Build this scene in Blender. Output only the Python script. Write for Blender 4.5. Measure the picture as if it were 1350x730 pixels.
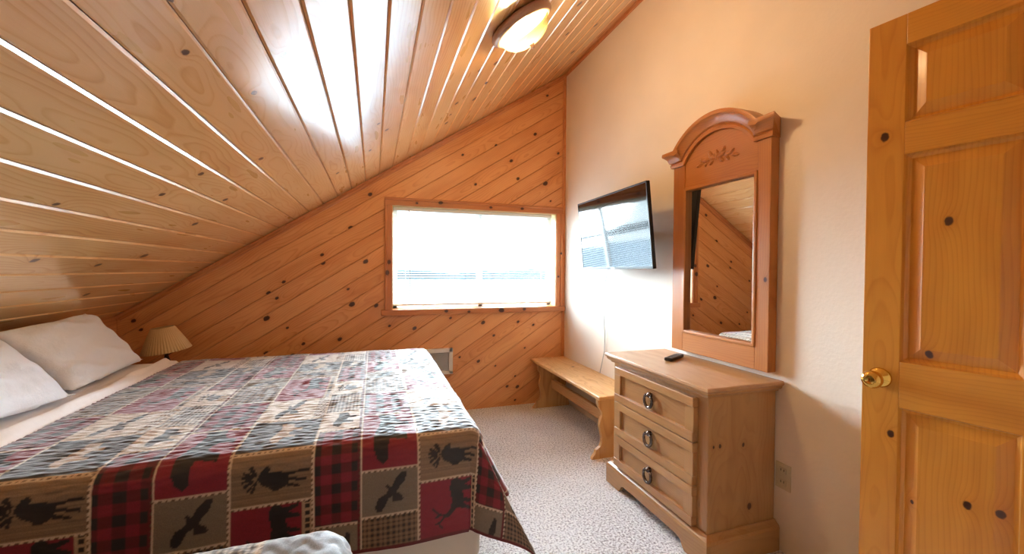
import bpy, bmesh, math, random
import numpy as np
from mathutils import Vector, Matrix

# ------------------------------------------------------------------ camera, world, light, exposure
SC = bpy.context.scene
COL = SC.collection
for o in list(bpy.data.objects):
    bpy.data.objects.remove(o)
random.seed(7)

H = 1.25                                   # eye height
cam_d = bpy.data.cameras.new('camera')
cam = bpy.data.objects.new('camera', cam_d)
COL.objects.link(cam)
YAW, PITCH, ROLL, FPX = 0.323648, -0.016794, 0.007043, 542.6
fwd = Vector((math.sin(YAW) * math.cos(PITCH), math.cos(YAW) * math.cos(PITCH), math.sin(PITCH)))
r0 = Vector((math.cos(YAW), -math.sin(YAW), 0))
u0 = r0.cross(fwd)
rt = math.cos(ROLL) * r0 + math.sin(ROLL) * u0
up = -math.sin(ROLL) * r0 + math.cos(ROLL) * u0
cam.matrix_world = Matrix(((rt.x, up.x, -fwd.x, 0), (rt.y, up.y, -fwd.y, 0), (rt.z, up.z, -fwd.z, H), (0, 0, 0, 1)))
cam_d.sensor_fit = 'HORIZONTAL'
cam_d.sensor_width = 36
cam_d.lens = FPX / 1350 * 36
cam_d.clip_start = 0.02
SC.camera = cam

W = bpy.data.worlds.new('sky')
SC.world = W
W.use_nodes = True
bg = W.node_tree.nodes['Background']
bg.inputs[0].default_value = (0.80, 0.92, 1.0, 1)
bg.inputs[1].default_value = 6.0

vs = SC.view_settings
vs.view_transform = 'Standard'
vs.look = 'None'
vs.gamma = 1
vs.use_curve_mapping = False
vs.exposure = 0.38
try:
    SC.cycles.max_bounces = 10
    SC.cycles.diffuse_bounces = 5
    SC.cycles.glossy_bounces = 5
    SC.cycles.transparent_max_bounces = 12
    SC.cycles.sample_clamp_indirect = 6
    SC.cycles.caustics_reflective = False
    SC.cycles.caustics_refractive = False
except Exception:
    pass

# daylight: sun behind thin bright cloud, so a very wide soft disc
sun_d = bpy.data.lights.new('hazy_sun', 'SUN')
sun_d.energy = 100.0; sun_d.angle = math.radians(90); sun_d.color = (0.80, 0.91, 1.0)
sun_o = bpy.data.objects.new('hazy_sun', sun_d); COL.objects.link(sun_o)
sun_o.location = (0, 12, 9)
SUN_EL, SUN_AZ = math.radians(29), math.radians(-6)
sdir = Vector((math.sin(SUN_AZ) * math.cos(SUN_EL), -math.cos(SUN_AZ) * math.cos(SUN_EL), -math.sin(SUN_EL)))
sun_o.rotation_euler = sdir.to_track_quat('-Z', 'Y').to_euler()

# room numbers (metres).  X right, Y towards the window wall, Z up
XR, XL, YF, YB = 1.733, -1.70, 3.59, -1.15
SL = 0.644
TH = math.atan(SL)
def zc(x): return 0.913 + SL * (x - XL)
CS, SN = math.cos(TH), math.sin(TH)
WX0, WX1, WZ0, WZ1 = 0.145, 1.645, 0.911, 1.785          # window opening

# daylight portal in the window opening (adds no light, only guides the sampling of the sky)
pl = bpy.data.lights.new('window_portal', 'AREA')
pl.shape = 'RECTANGLE'; pl.size = WX1 - WX0; pl.size_y = WZ1 - WZ0
po = bpy.data.objects.new('window_portal', pl); COL.objects.link(po)
po.location = ((WX0 + WX1) / 2, YF + 0.16, (WZ0 + WZ1) / 2)
po.rotation_euler = (math.radians(-90), 0, 0)
try: pl.cycles.is_portal = True
except Exception: pass

# ------------------------------------------------------------------ helpers
def link(o, parent=None):
    COL.objects.link(o)
    if parent is not None: o.parent = parent
    return o

def tag(o, label=None, cat=None, group=None, kind=None):
    if label: o['label'] = label
    if cat: o['category'] = cat
    if group: o['group'] = group
    if kind: o['kind'] = kind
    return o

def thing(name, label, cat, loc=(0, 0, 0), rot=(0, 0, 0), group=None):
    o = bpy.data.objects.new(name, None)
    o.empty_display_size = 0.05
    link(o); o.location = loc; o.rotation_euler = rot
    return tag(o, label, cat, group)

class MB:
    """collects shapes into one mesh"""
    def __init__(s): s.v = []; s.f = []; s.sm = []
    def add(s, vs, fs, smooth=False):
        n = len(s.v); s.v += [tuple(p) for p in vs]
        s.f += [tuple(n + i for i in f) for f in fs]; s.sm += [smooth] * len(fs)
        return s
    def box(s, x0, x1, y0, y1, z0, z1, b=0.0, seg=2):
        bm = bmesh.new(); bmesh.ops.create_cube(bm, size=1)
        for v in bm.verts:
            v.co = Vector(((x0 + x1) / 2 + v.co.x * (x1 - x0), (y0 + y1) / 2 + v.co.y * (y1 - y0), (z0 + z1) / 2 + v.co.z * (z1 - z0)))
        if b > 0: bmesh.ops.bevel(bm, geom=bm.edges[:], offset=b, segments=seg, affect='EDGES', profile=0.5)
        return s.bm(bm, b >= 0.012)
    def bm(s, bm, smooth=False):
        bm.verts.index_update()
        s.add([v.co[:] for v in bm.verts], [[v.index for v in f.verts] for f in bm.faces], smooth); bm.free(); return s
    def prism(s, poly, axis, a0, a1, smooth=False, bevel=0.0):
        """poly: 2D points in the two other axes (order x<y<z), extruded along axis"""
        def mk(p, a):
            return (a, p[0], p[1]) if axis == 0 else ((p[0], a, p[1]) if axis == 1 else (p[0], p[1], a))
        n = len(poly)
        vs = [mk(p, a0) for p in poly] + [mk(p, a1) for p in poly]
        fs = [tuple(range(n)), tuple(range(2 * n - 1, n - 1, -1))] + [(i, i + n, (i + 1) % n + n, (i + 1) % n) for i in range(n)]
        bm = bmesh.new(); bv = [bm.verts.new(v) for v in vs]
        for f in fs: bm.faces.new([bv[i] for i in f])
        bmesh.ops.recalc_face_normals(bm, faces=bm.faces)
        if bevel: bmesh.ops.bevel(bm, geom=bm.edges[:], offset=bevel, segments=2, affect='EDGES', profile=0.5, clamp_overlap=True)
        return s.bm(bm, smooth)
    def lathe(s, prof, n=32, c=(0, 0, 0), smooth=True):
        vs = []; fs = []; m = len(prof)
        for i in range(n):
            a = 2 * math.pi * i / n
            for r, z in prof: vs.append((c[0] + r * math.cos(a), c[1] + r * math.sin(a), c[2] + z))
        for i in range(n):
            for j in range(m - 1):
                k = (i + 1) % n
                fs.append((i * m + j, k * m + j, k * m + j + 1, i * m + j + 1))
        return s.add(vs, fs, smooth)
    def tube(s, path, r, n=8, closed=False, taper=None):
        path = [Vector(p) for p in path]; vs = []; fs = []; m = len(path)
        prev = None
        for i, p in enumerate(path):
            a = path[(i - 1) % m] if (closed or i > 0) else p
            b = path[(i + 1) % m] if (closed or i < m - 1) else p
            t = (b - a).normalized()
            if prev is None:
                q = Vector((0, 0, 1)) if abs(t.z) < 0.9 else Vector((1, 0, 0))
                nrm = t.cross(q).normalized()
            else:
                nrm = (prev - t * prev.dot(t)).normalized()
            prev = nrm; bn = t.cross(nrm)
            rr = r if taper is None else r * taper[i]
            for k in range(n):
                an = 2 * math.pi * k / n
                vs.append(p + nrm * (rr * math.cos(an)) + bn * (rr * math.sin(an)))
        for i in range(m if closed else m - 1):
            for k in range(n):
                i2 = (i + 1) % m; k2 = (k + 1) % n
                fs.append((i * n + k, i * n + k2, i2 * n + k2, i2 * n + k))
        if not closed:
            fs.append(tuple(range(n - 1, -1, -1))); fs.append(tuple((m - 1) * n + k for k in range(n)))
        return s.add(vs, fs, True)
    def grid(s, pts, smooth=True, closed_u=False):
        nu = len(pts); nv = len(pts[0])
        fs = []
        for i in range(nu if closed_u else nu - 1):
            for j in range(nv - 1):
                k = (i + 1) % nu
                fs.append((i * nv + j, k * nv + j, k * nv + j + 1, i * nv + j + 1))
        return s.add([p for r in pts for p in r], fs, smooth)
    def mesh(s, name, mat):
        me = bpy.data.meshes.new(name)
        me.from_pydata([tuple(v) for v in s.v], [], s.f)
        me.polygons.foreach_set('use_smooth', s.sm)
        if mat: me.materials.append(mat)
        me.update()
        return me
    def build(s, name, mat, parent=None, fixn=False):
        me = s.mesh(name, mat)
        if fixn:
            bm = bmesh.new(); bm.from_mesh(me); bmesh.ops.recalc_face_normals(bm, faces=bm.faces); bm.to_mesh(me); bm.free()
        return link(bpy.data.objects.new(name, me), parent)

def sharp(o, ang=40):
    me = o.data
    try:
        me.set_sharp_from_angle(angle=math.radians(ang))
    except Exception: pass
    return o

def rgb(r, g, b):
    def l(c):
        c /= 255
        return c / 12.92 if c <= 0.04045 else ((c + 0.055) / 1.055) ** 2.4
    return (l(r), l(g), l(b), 1)

# ------------------------------------------------------------------ materials
def newmat(name):
    m = bpy.data.materials.new(name); m.use_nodes = True
    nt = m.node_tree
    return m, nt, nt.nodes['Principled BSDF']
def nd(nt, t, **kw):
    n = nt.nodes.new(t)
    for k, v in kw.items():
        if k.startswith('i_'):
            key = k[2:]
            n.inputs[int(key) if key.isdigit() else key.replace('_', ' ')].default_value = v
        else: setattr(n, k, v)
    return n
def lk(nt, a, b): nt.links.new(a, b)
def mth(nt, op, a, b=None, c=None):
    n = nt.nodes.new('ShaderNodeMath'); n.operation = op
    for i, x in enumerate((a, b, c)):
        if x is None: continue
        if isinstance(x, (int, float)): n.inputs[i].default_value = x
        else: lk(nt, x, n.inputs[i])
    return n.outputs[0]
def ramp(nt, fac, stops):
    n = nt.nodes.new('ShaderNodeValToRGB'); e = n.color_ramp.elements
    while len(e) < len(stops): e.new(0.5)
    for el, (p, c) in zip(e, stops): el.position = p; el.color = c
    lk(nt, fac, n.inputs[0]); return n.outputs[0]
def mixc(nt, fac, a, b, mode='MIX'):
    n = nt.nodes.new('ShaderNodeMix'); n.data_type = 'RGBA'; n.blend_type = mode
    for s, x in ((n.inputs[0], fac), (n.inputs[6], a), (n.inputs[7], b)):
        if isinstance(x, (int, float)): s.default_value = x
        elif isinstance(x, tuple): s.default_value = x
        else: lk(nt, x, s)
    return n.outputs[2]
def bump(nt, h, strength, dist, bsdf):
    b = nt.nodes.new('ShaderNodeBump'); b.inputs['Strength'].default_value = strength; b.inputs['Distance'].default_value = dist
    lk(nt, h, b.inputs['Height']); lk(nt, b.outputs[0], bsdf.inputs['Normal']); return b
def plain(name, col, rough=0.5, metal=0.0, spec=0.5, **kw):
    m, nt, p = newmat(name)
    p.inputs['Base Color'].default_value = col; p.inputs['Roughness'].default_value = rough
    p.inputs['Metallic'].default_value = metal; p.inputs['Specular IOR Level'].default_value = spec
    for k, v in kw.items(): p.inputs[k.replace('_', ' ')].default_value = v
    # fine uneven wear in the gloss
    tc = nd(nt, 'ShaderNodeTexCoord'); no = nd(nt, 'ShaderNodeTexNoise', i_Scale=35.0, i_Detail=3.0)
    lk(nt, tc.outputs['Object'], no.inputs['Vector'])
    lk(nt, mth(nt, 'ADD', mth(nt, 'MULTIPLY', no.outputs[0], 0.12), max(rough - 0.06, 0.01)), p.inputs['Roughness'])
    return m

def wood(name, light, mid, dark, axis='X', rough=0.32, coat=0.0, ring=0.012, contrast=1.0, vary=0.12, spec=0.5, knotcol=None, bmp=0.15, cior=1.5):
    """solid wood: growth rings round a pith line, fibres, knots from the object's own knot properties"""
    m, nt, p = newmat(name)
    tc = nd(nt, 'ShaderNodeTexCoord'); sp = nd(nt, 'ShaderNodeSeparateXYZ'); lk(nt, tc.outputs['Object'], sp.inputs[0])
    x, y, z = sp.outputs
    if axis == 'Y': x, y, z = y, x, z
    if axis == 'Z': x, y, z = z, y, x
    if axis == 'W': x, y, z = z, x, y
    if axis == 'V': x, y, z = x, z, y
    oi = nd(nt, 'ShaderNodeObjectInfo'); rnd = oi.outputs['Random']
    rx = mth(nt, 'ADD', x, mth(nt, 'MULTIPLY', rnd, 37.0))
    # knots
    dmin = None
    for k in 'abcd':
        at = nd(nt, 'ShaderNodeAttribute', attribute_type='OBJECT', attribute_name='knot_' + k)
        s2 = nd(nt, 'ShaderNodeSeparateXYZ'); lk(nt, at.outputs['Vector'], s2.inputs[0])
        dx = mth(nt, 'MULTIPLY', mth(nt, 'SUBTRACT', x, s2.outputs[0]), 0.72)
        dy = mth(nt, 'SUBTRACT', y, s2.outputs[1])
        d = mth(nt, 'SQRT', mth(nt, 'ADD', mth(nt, 'MULTIPLY', dx, dx), mth(nt, 'MULTIPLY', dy, dy)))
        d = mth(nt, 'DIVIDE', d, mth(nt, 'MAXIMUM', s2.outputs[2], 1e-5))
        dmin = d if dmin is None else mth(nt, 'MINIMUM', dmin, d)
    cv = nd(nt, 'ShaderNodeCombineXYZ'); lk(nt, mth(nt, 'MULTIPLY', rx, 1.6), cv.inputs[0])
    lk(nt, mth(nt, 'MULTIPLY', y, 5.0), cv.inputs[1]); lk(nt, mth(nt, 'MULTIPLY', z, 5.0), cv.inputs[2])
    n1 = nd(nt, 'ShaderNodeTexNoise', i_Scale=1.0, i_Detail=2.0); lk(nt, cv.outputs[0], n1.inputs['Vector'])
    sc = nd(nt, 'ShaderNodeSeparateColor'); lk(nt, n1.outputs['Color'], sc.inputs[0])
    yy = mth(nt, 'ADD', mth(nt, 'ADD', y, mth(nt, 'MULTIPLY', mth(nt, 'SUBTRACT', rnd, 0.5), 0.12)), mth(nt, 'MULTIPLY', mth(nt, 'SUBTRACT', sc.outputs[0], 0.5), 0.05))
    zz = mth(nt, 'ADD', mth(nt, 'ADD', z, 0.05), mth(nt, 'MULTIPLY', mth(nt, 'SUBTRACT', sc.outputs[1], 0.5), 0.16))
    rr = mth(nt, 'SQRT', mth(nt, 'ADD', mth(nt, 'MULTIPLY', yy, yy), mth(nt, 'MULTIPLY', zz, zz)))
    swirl = mth(nt, 'EXPONENT', mth(nt, 'MULTIPLY', dmin, -0.55))
    rr = mth(nt, 'ADD', rr, mth(nt, 'MULTIPLY', swirl, 0.035))
    ph = mth(nt, 'FRACT', mth(nt, 'DIVIDE', rr, ring))
    # fibres
    cv2 = nd(nt, 'ShaderNodeCombineXYZ'); lk(nt, mth(nt, 'MULTIPLY', rx, 9.0), cv2.inputs[0])
    lk(nt, mth(nt, 'MULTIPLY', y, 420.0), cv2.inputs[1]); lk(nt, mth(nt, 'MULTIPLY', z, 420.0), cv2.inputs[2])
    n2 = nd(nt, 'ShaderNodeTexNoise', i_Scale=1.0, i_Detail=3.0); lk(nt, cv2.outputs[0], n2.inputs['Vector'])
    # blotches
    cv3 = nd(nt, 'ShaderNodeCombineXYZ'); lk(nt, mth(nt, 'MULTIPLY', rx, 2.5), cv3.inputs[0])
    lk(nt, mth(nt, 'MULTIPLY', y, 14.0), cv3.inputs[1]); lk(nt, mth(nt, 'MULTIPLY', z, 14.0), cv3.inputs[2])
    n3 = nd(nt, 'ShaderNodeTexNoise', i_Scale=1.0, i_Detail=2.0); lk(nt, cv3.outputs[0], n3.inputs['Vector'])
    late = ramp(nt, ph, [(0.0, (0, 0, 0, 1)), (0.55, (0.15, 0.15, 0.15, 1)), (0.88, (1, 1, 1, 1)), (1.0, (0, 0, 0, 1))])
    f = mth(nt, 'ADD', mth(nt, 'MULTIPLY', late, 0.55 * contrast), mth(nt, 'MULTIPLY', mth(nt, 'SUBTRACT', n2.outputs[0], 0.5), 0.5 * contrast))
    f = mth(nt, 'ADD', f, mth(nt, 'MULTIPLY', mth(nt, 'SUBTRACT', n3.outputs[0], 0.45), 0.9))
    f = mth(nt, 'ADD', f, mth(nt, 'MULTIPLY', mth(nt, 'SUBTRACT', mth(nt, 'FRACT', mth(nt, 'MULTIPLY', rnd, 17.31)), 0.5), vary * 3))
    f = mth(nt, 'ADD', f, mth(nt, 'MULTIPLY', mth(nt, 'EXPONENT', mth(nt, 'MULTIPLY', dmin, -0.9)), 0.55))
    col = ramp(nt, f, [(0.0, light), (0.45, mid), (1.0, dark)])
    edge = nd(nt, 'ShaderNodeTexNoise', i_Scale=90.0, i_Detail=2.0); lk(nt, tc.outputs['Object'], edge.inputs['Vector'])
    kd = mth(nt, 'ADD', dmin, mth(nt, 'MULTIPLY', mth(nt, 'SUBTRACT', edge.outputs[0], 0.5), 0.5))
    kf = ramp(nt, kd, [(0.0, (1, 1, 1, 1)), (0.72, (0.95, 0.95, 0.95, 1)), (1.0, (0, 0, 0, 1))])
    col = mixc(nt, kf, col, knotcol or rgb(62, 28, 18))
    lk(nt, col, p.inputs['Base Color'])
    p.inputs['Roughness'].default_value = rough
    p.inputs['Specular IOR Level'].default_value = spec
    p.inputs['Coat Weight'].default_value = coat; p.inputs['Coat Roughness'].default_value = 0.16; p.inputs['Coat IOR'].default_value = cior
    lk(nt, mth(nt, 'ADD', mth(nt, 'MULTIPLY', n3.outputs[0], 0.16), rough - 0.08), p.inputs['Roughness'])
    bump(nt, mth(nt, 'ADD', n2.outputs[0], mth(nt, 'MULTIPLY', n3.outputs[0], 3.0)), bmp, 0.0012, p)
    return m

M = {}
cl = (rgb(246, 202, 142), rgb(233, 178, 114), rgb(200, 134, 76))
M['ceil'] = wood('lacquered_ceiling_pine', *cl, axis='X', rough=0.30, coat=1.0, contrast=0.8, cior=2.1)
wl = (rgb(222, 158, 102), rgb(202, 132, 76), rgb(164, 96, 50))
M['wallwood'] = wood('wall_pine', *wl, axis='X', rough=0.42, contrast=0.6, vary=0.1)
tr = (rgb(196, 126, 74), rgb(178, 108, 60), rgb(140, 78, 42))
for a in 'XYZWV': M['trim' + a] = wood('trim_pine_' + a.lower(), *tr, axis=a, rough=0.4, contrast=0.8)
dr = (rgb(176, 130, 82), rgb(156, 106, 63), rgb(128, 83, 46))
for a in 'XYZW': M['dres' + a] = wood('honey_pine_' + a.lower(), *dr, axis=a, rough=0.34, contrast=0.3, coat=0.4, vary=0.05)
mf = (rgb(176, 112, 54), rgb(158, 94, 42), rgb(124, 68, 28))
for a in 'XYZ': M['mir' + a] = wood('amber_pine_' + a.lower(), *mf, axis=a, rough=0.34, contrast=0.5, coat=0.15, vary=0.05)
do = (rgb(214, 148, 58), rgb(195, 124, 44), rgb(160, 94, 31))
be = (rgb(212, 166, 112), rgb(194, 144, 90), rgb(160, 108, 62))
for a in 'XYZ': M['bench' + a] = wood('bench_pine_' + a.lower(), *be, axis=a, rough=0.4, contrast=0.8)

# painted plaster with orange peel
m, nt, p = newmat('cream_plaster'); M['plaster'] = m
p.inputs['Base Color'].default_value = rgb(232, 218, 202); p.inputs['Roughness'].default_value = 0.6
tc = nd(nt, 'ShaderNodeTexCoord'); no = nd(nt, 'ShaderNodeTexNoise', i_Scale=60.0, i_Detail=4.0); lk(nt, tc.outputs['Object'], no.inputs['Vector'])
bump(nt, no.outputs[0], 0.25, 0.004, p)
n2 = nd(nt, 'ShaderNodeTexNoise', i_Scale=3.0, i_Detail=3.0); lk(nt, tc.outputs['Object'], n2.inputs['Vector'])
lk(nt, ramp(nt, n2.outputs[0], [(0.3, rgb(236, 224, 210)), (0.7, rgb(242, 230, 217))]), p.inputs['Base Color'])

# carpet
m, nt, p = newmat('speckled_carpet'); M['carpet'] = m
tc = nd(nt, 'ShaderNodeTexCoord')
n1 = nd(nt, 'ShaderNodeTexNoise', i_Scale=95.0, i_Detail=3.0, i_Roughness=0.7); lk(nt, tc.outputs['Object'], n1.inputs['Vector'])
n2 = nd(nt, 'ShaderNodeTexVoronoi', i_Scale=120.0); lk(nt, tc.outputs['Object'], n2.inputs['Vector'])
n3 = nd(nt, 'ShaderNodeTexNoise', i_Scale=2.2, i_Detail=2.0); lk(nt, tc.outputs['Object'], n3.inputs['Vector'])
f = mth(nt, 'ADD', mth(nt, 'MULTIPLY', n1.outputs[0], 1.2), mth(nt, 'MULTIPLY', mth(nt, 'SUBTRACT', n3.outputs[0], 0.5), 0.15))
f = mth(nt, 'ADD', f, -0.1)
lk(nt, ramp(nt, f, [(0.33, rgb(150, 146, 152)), (0.44, rgb(212, 210, 217)), (0.53, rgb(246, 247, 253)), (0.64, rgb(254, 254, 255))]), p.inputs['Base Color'])
p.inputs['Roughness'].default_value = 0.95; p.inputs['Specular IOR Level'].default_value = 0.1
p.inputs['Sheen Weight'].default_value = 0.3
bump(nt, mth(nt, 'SUBTRACT', mth(nt, 'MULTIPLY', n1.outputs[0], 1.5), n2.outputs[0]), 0.6, 0.008, p)

# cloth
def cloth(name, col, rough=0.8, sheen=0.3, scale=900.0, wr=0.3):
    m, nt, p = newmat(name)
    tc = nd(nt, 'ShaderNodeTexCoord')
    n1 = nd(nt, 'ShaderNodeTexNoise', i_Scale=scale, i_Detail=1.0); lk(nt, tc.outputs['Object'], n1.inputs['Vector'])
    n2 = nd(nt, 'ShaderNodeTexNoise', i_Scale=9.0, i_Detail=4.0); lk(nt, tc.outputs['Object'], n2.inputs['Vector'])
    p.inputs['Base Color'].default_value = col
    p.inputs['Roughness'].default_value = rough; p.inputs['Sheen Weight'].default_value = sheen
    bump(nt, mth(nt, 'ADD', mth(nt, 'MULTIPLY', n1.outputs[0], 0.05), n2.outputs[0]), wr, 0.02, p)
    return m
M['white_cloth'] = cloth('white_pillow_cotton', rgb(240, 243, 252), wr=0.75)
M['sheet'] = cloth('blush_sheet_cotton', rgb(242, 234, 232), rough=0.6)
M['mattress'] = cloth('mattress_ticking', rgb(226, 222, 216))
# quilt: printed patches come from the mesh's print colours
m, nt, p = newmat('printed_quilt_cotton'); M['quilt'] = m
at = nd(nt, 'ShaderNodeAttribute', attribute_name='print')
tc = nd(nt, 'ShaderNodeTexCoord')
n1 = nd(nt, 'ShaderNodeTexNoise', i_Scale=420.0, i_Detail=2.0); lk(nt, tc.outputs['Object'], n1.inputs['Vector'])
n2 = nd(nt, 'ShaderNodeTexNoise', i_Scale=45.0, i_Detail=3.0); lk(nt, tc.outputs['Object'], n2.inputs['Vector'])
lk(nt, mixc(nt, 1.0, at.outputs['Color'], ramp(nt, n1.outputs[0], [(0.25, (0.72, 0.72, 0.72, 1)), (0.75, (1.12, 1.12, 1.12, 1))]), 'MULTIPLY'), p.inputs['Base Color'])
p.inputs['Roughness'].default_value = 0.58; p.inputs['Specular IOR Level'].default_value = 0.45
p.inputs['Sheen Weight'].default_value = 0.9; p.inputs['Sheen Roughness'].default_value = 0.35
bump(nt, mth(nt, 'ADD', mth(nt, 'MULTIPLY', n1.outputs[0], 0.2), n2.outputs[0]), 0.3, 0.004, p)

M['white_vinyl'] = plain('white_vinyl', rgb(236, 238, 238), 0.35)
M['white_metal'] = plain('white_enamel', rgb(236, 234, 234), 0.4)
M['grey_grille'] = plain('grey_grille_metal', rgb(186, 184, 186), 0.5)
M['black'] = plain('black_plastic', rgb(18, 18, 20), 0.35)
M['dark_gap'] = plain('dark_void', rgb(22, 18, 16), 0.9)
M['bronze'] = plain('dark_bronze', rgb(104, 92, 88), 0.26, 0.9)
M['nickel'] = plain('brown_nickel', rgb(172, 136, 116), 0.32, 0.2)
M['brass'] = plain('polished_brass', rgb(226, 186, 96), 0.10, 1.0)
M['almond'] = plain('almond_plastic', rgb(206, 190, 158), 0.4)
M['cable'] = plain('grey_cable', rgb(178, 178, 178), 0.5)
M['button'] = plain('grey_rubber_button', rgb(96, 96, 100), 0.6)
M['shade'] = cloth('tan_pleated_shade', rgb(196, 164, 116), rough=0.85, wr=0.1)
M['iron'] = plain('dark_iron', rgb(44, 36, 32), 0.5, 0.6)
M['grass'] = plain('pale_lake_ground', rgb(92, 106, 116), 0.9, spec=0.0)
M['hill'] = plain('hazy_hill', rgb(52, 64, 70), 0.9, spec=0.0)
M['jamb'] = plain('cream_jamb', rgb(240, 222, 178), 0.45)
# slats: thin white aluminium/vinyl letting a little light through
m, nt, p = newmat('white_blind_slat'); M['slat'] = m
p.inputs['Base Color'].default_value = rgb(230, 234, 237); p.inputs['Roughness'].default_value = 0.6
tl = nd(nt, 'ShaderNodeBsdfTranslucent', i_Color=(0.85, 0.9, 0.95, 1)); mx = nd(nt, 'ShaderNodeMixShader', i_Fac=0.03)
lk(nt, p.outputs[0], mx.inputs[1]); lk(nt, tl.outputs[0], mx.inputs[2])
lk(nt, mx.outputs[0], nt.nodes['Material Output'].inputs[0])
# window glass
m, nt, p = newmat('clear_window_glass'); M['glass'] = m
tr_ = nd(nt, 'ShaderNodeBsdfTransparent', i_Color=(0.95, 0.98, 0.98, 1)); gl = nd(nt, 'ShaderNodeBsdfGlossy', i_Roughness=0.02)
mx = nd(nt, 'ShaderNodeMixShader', i_Fac=0.07); lk(nt, tr_.outputs[0], mx.inputs[1]); lk(nt, gl.outputs[0], mx.inputs[2])
lk(nt, mx.outputs[0], nt.nodes['Material Output'].inputs[0])
# silvered mirror
m, nt, p = newmat('silvered_mirror'); M['mirror'] = m
p.inputs['Base Color'].default_value = (0.86, 0.87, 0.86, 1); p.inputs['Metallic'].default_value = 1; p.inputs['Roughness'].default_value = 0.012
# screen
m, nt, p = newmat('dark_screen_glass'); M['screen'] = m
p.inputs['Base Color'].default_value = (0.006, 0.006, 0.008, 1); p.inputs['Roughness'].default_value = 0.06
p.inputs['Specular IOR Level'].default_value = 0.9; p.inputs['IOR'].default_value = 1.7
# lit lamp glass
m, nt, p = newmat('lit_amber_glass'); M['bowl'] = m
tc = nd(nt, 'ShaderNodeTexCoord'); sp = nd(nt, 'ShaderNodeSeparateXYZ'); lk(nt, tc.outputs['Object'], sp.inputs[0])
d = nd(nt, 'ShaderNodeVectorMath', operation='DISTANCE'); lk(nt, tc.outputs['Object'], d.inputs[0]); d.inputs[1].default_value = (-0.03, 0.02, -0.06)
f = mth(nt, 'DIVIDE', d.outputs['Value'], 0.15)
em = nd(nt, 'ShaderNodeEmission')
lk(nt, ramp(nt, f, [(0.25, (1.0, 0.78, 0.36, 1)), (0.7, (1.0, 0.74, 0.22, 1)), (1.0, (1.0, 0.72, 0.16, 1))]), em.inputs[0])
LAMP = 9.0
lk(nt, mth(nt, 'MULTIPLY', ramp(nt, f, [(0.2, (1, 1, 1, 1)), (0.55, (0.55, 0.55, 0.55, 1)), (1.0, (0.045, 0.045, 0.045, 1))]), LAMP), em.inputs[1])
gl = nd(nt, 'ShaderNodeBsdfGlossy', i_Roughness=0.1); mx = nd(nt, 'ShaderNodeMixShader', i_Fac=0.05)
lk(nt, em.outputs[0], mx.inputs[1]); lk(nt, gl.outputs[0], mx.inputs[2])
tp = nd(nt, 'ShaderNodeBsdfTransparent', i_Color=(1.0, 0.86, 0.62, 1)); mx2 = nd(nt, 'ShaderNodeMixShader', i_Fac=0.4)
lk(nt, mx.outputs[0], mx2.inputs[1]); lk(nt, tp.outputs[0], mx2.inputs[2]); lk(nt, mx2.outputs[0], nt.nodes['Material Output'].inputs[0])

# ------------------------------------------------------------------ the setting
def struct(name, mb, mat, parent=None, label=None):
    o = mb.build(name, mat, parent)
    o['kind'] = 'structure'
    if label: o['label'] = label
    return o

floor = struct('floor', MB().box(XL - 0.3, XR + 1.5, YB - 0.1, YF + 0.1, -0.1, 0.0), M['carpet'], label='speckled grey and beige carpet')
# right wall with the doorway behind the open door
DY0, DY1, DZ = -0.66, 0.12, 2.06
mb = MB().box(XR, XR + 0.12, DY1, YF + 0.15, 0, 3.35).box(XR, XR + 0.12, YB - 0.12, DY0, 0, 3.35).box(XR, XR + 0.12, DY0, DY1, DZ, 3.35)
wall_right = struct('wall_right', mb, M['plaster'], label='cream painted plaster wall behind dresser and mirror')
# knee wall, front wall (behind the camera)
struct('wall_left', MB().box(XL - 0.1, XL, YB - 0.1, YF + 0.1, 0, 1.1), M['trimY'], label='low pine knee wall under the sloped ceiling')
struct('wall_front', MB().box(XL - 0.1, XR + 0.12, YB - 0.12, YB, 0, 3.4), M['plaster'], label='cream plaster wall')
# window wall: core with opening
T0, T1 = YF + 0.012, YF + 0.19
mb = MB().box(XL - 0.1, WX0, T0, T1, -0.02, 3.4).box(WX1, XR + 0.12, T0, T1, -0.02, 3.4).box(WX0, WX1, T0, T1, -0.02, WZ0).box(WX0, WX1, T0, T1, WZ1, 3.4)
wall_back = struct('wall_back', mb, M['trimX'], label='knotty pine wall of diagonal planks with the window')
# hall beyond the doorway
mb = MB().box(XR + 1.3, XR + 1.4, -1.6, 1.0, 0, 2.5).box(XR + 0.12, XR + 1.4, 0.9, 1.0, 0, 2.5).box(XR + 0.12, XR + 1.4, -1.6, -1.5, 0, 2.5)
struct('wall_hall', mb, M['plaster'], label='cream hallway walls beyond the doorway')
struct('ceiling_hall', MB().box(XR + 0.12, XR + 1.4, -1.6, 1.0, 2.4, 2.5), M['plaster'], label='cream hallway ceiling')

# --- sloped ceiling: deck + boards
deck = MB()
nx, nz = SN, -CS            # normal into the room (down-right)
def cpt(x, y, off): return (x - nx * off, y, zc(x) - nz * off)     # off > 0 : above the board faces
a = [cpt(XL - 0.15, YB - 0.1, 0.018), cpt(XR + 0.3, YB - 0.1, 0.018), cpt(XR + 0.3, YF + 0.2, 0.018), cpt(XL - 0.15, YF + 0.2, 0.018)]
b = [cpt(XL - 0.15, YB - 0.1, 0.10), cpt(XR + 0.3, YB - 0.1, 0.10), cpt(XR + 0.3, YF + 0.2, 0.10), cpt(XL - 0.15, YF + 0.2, 0.10)]
deck.add(a + b, [(0, 1, 2, 3), (7, 6, 5, 4), (0, 4, 5, 1), (1, 5, 6, 2), (2, 6, 7, 3), (3, 7, 4, 0)])
ceiling = struct('ceiling', deck, M['trimY'], label='sloped knotty pine plank ceiling')
PX = 0.1055; PW = PX / CS
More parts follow.
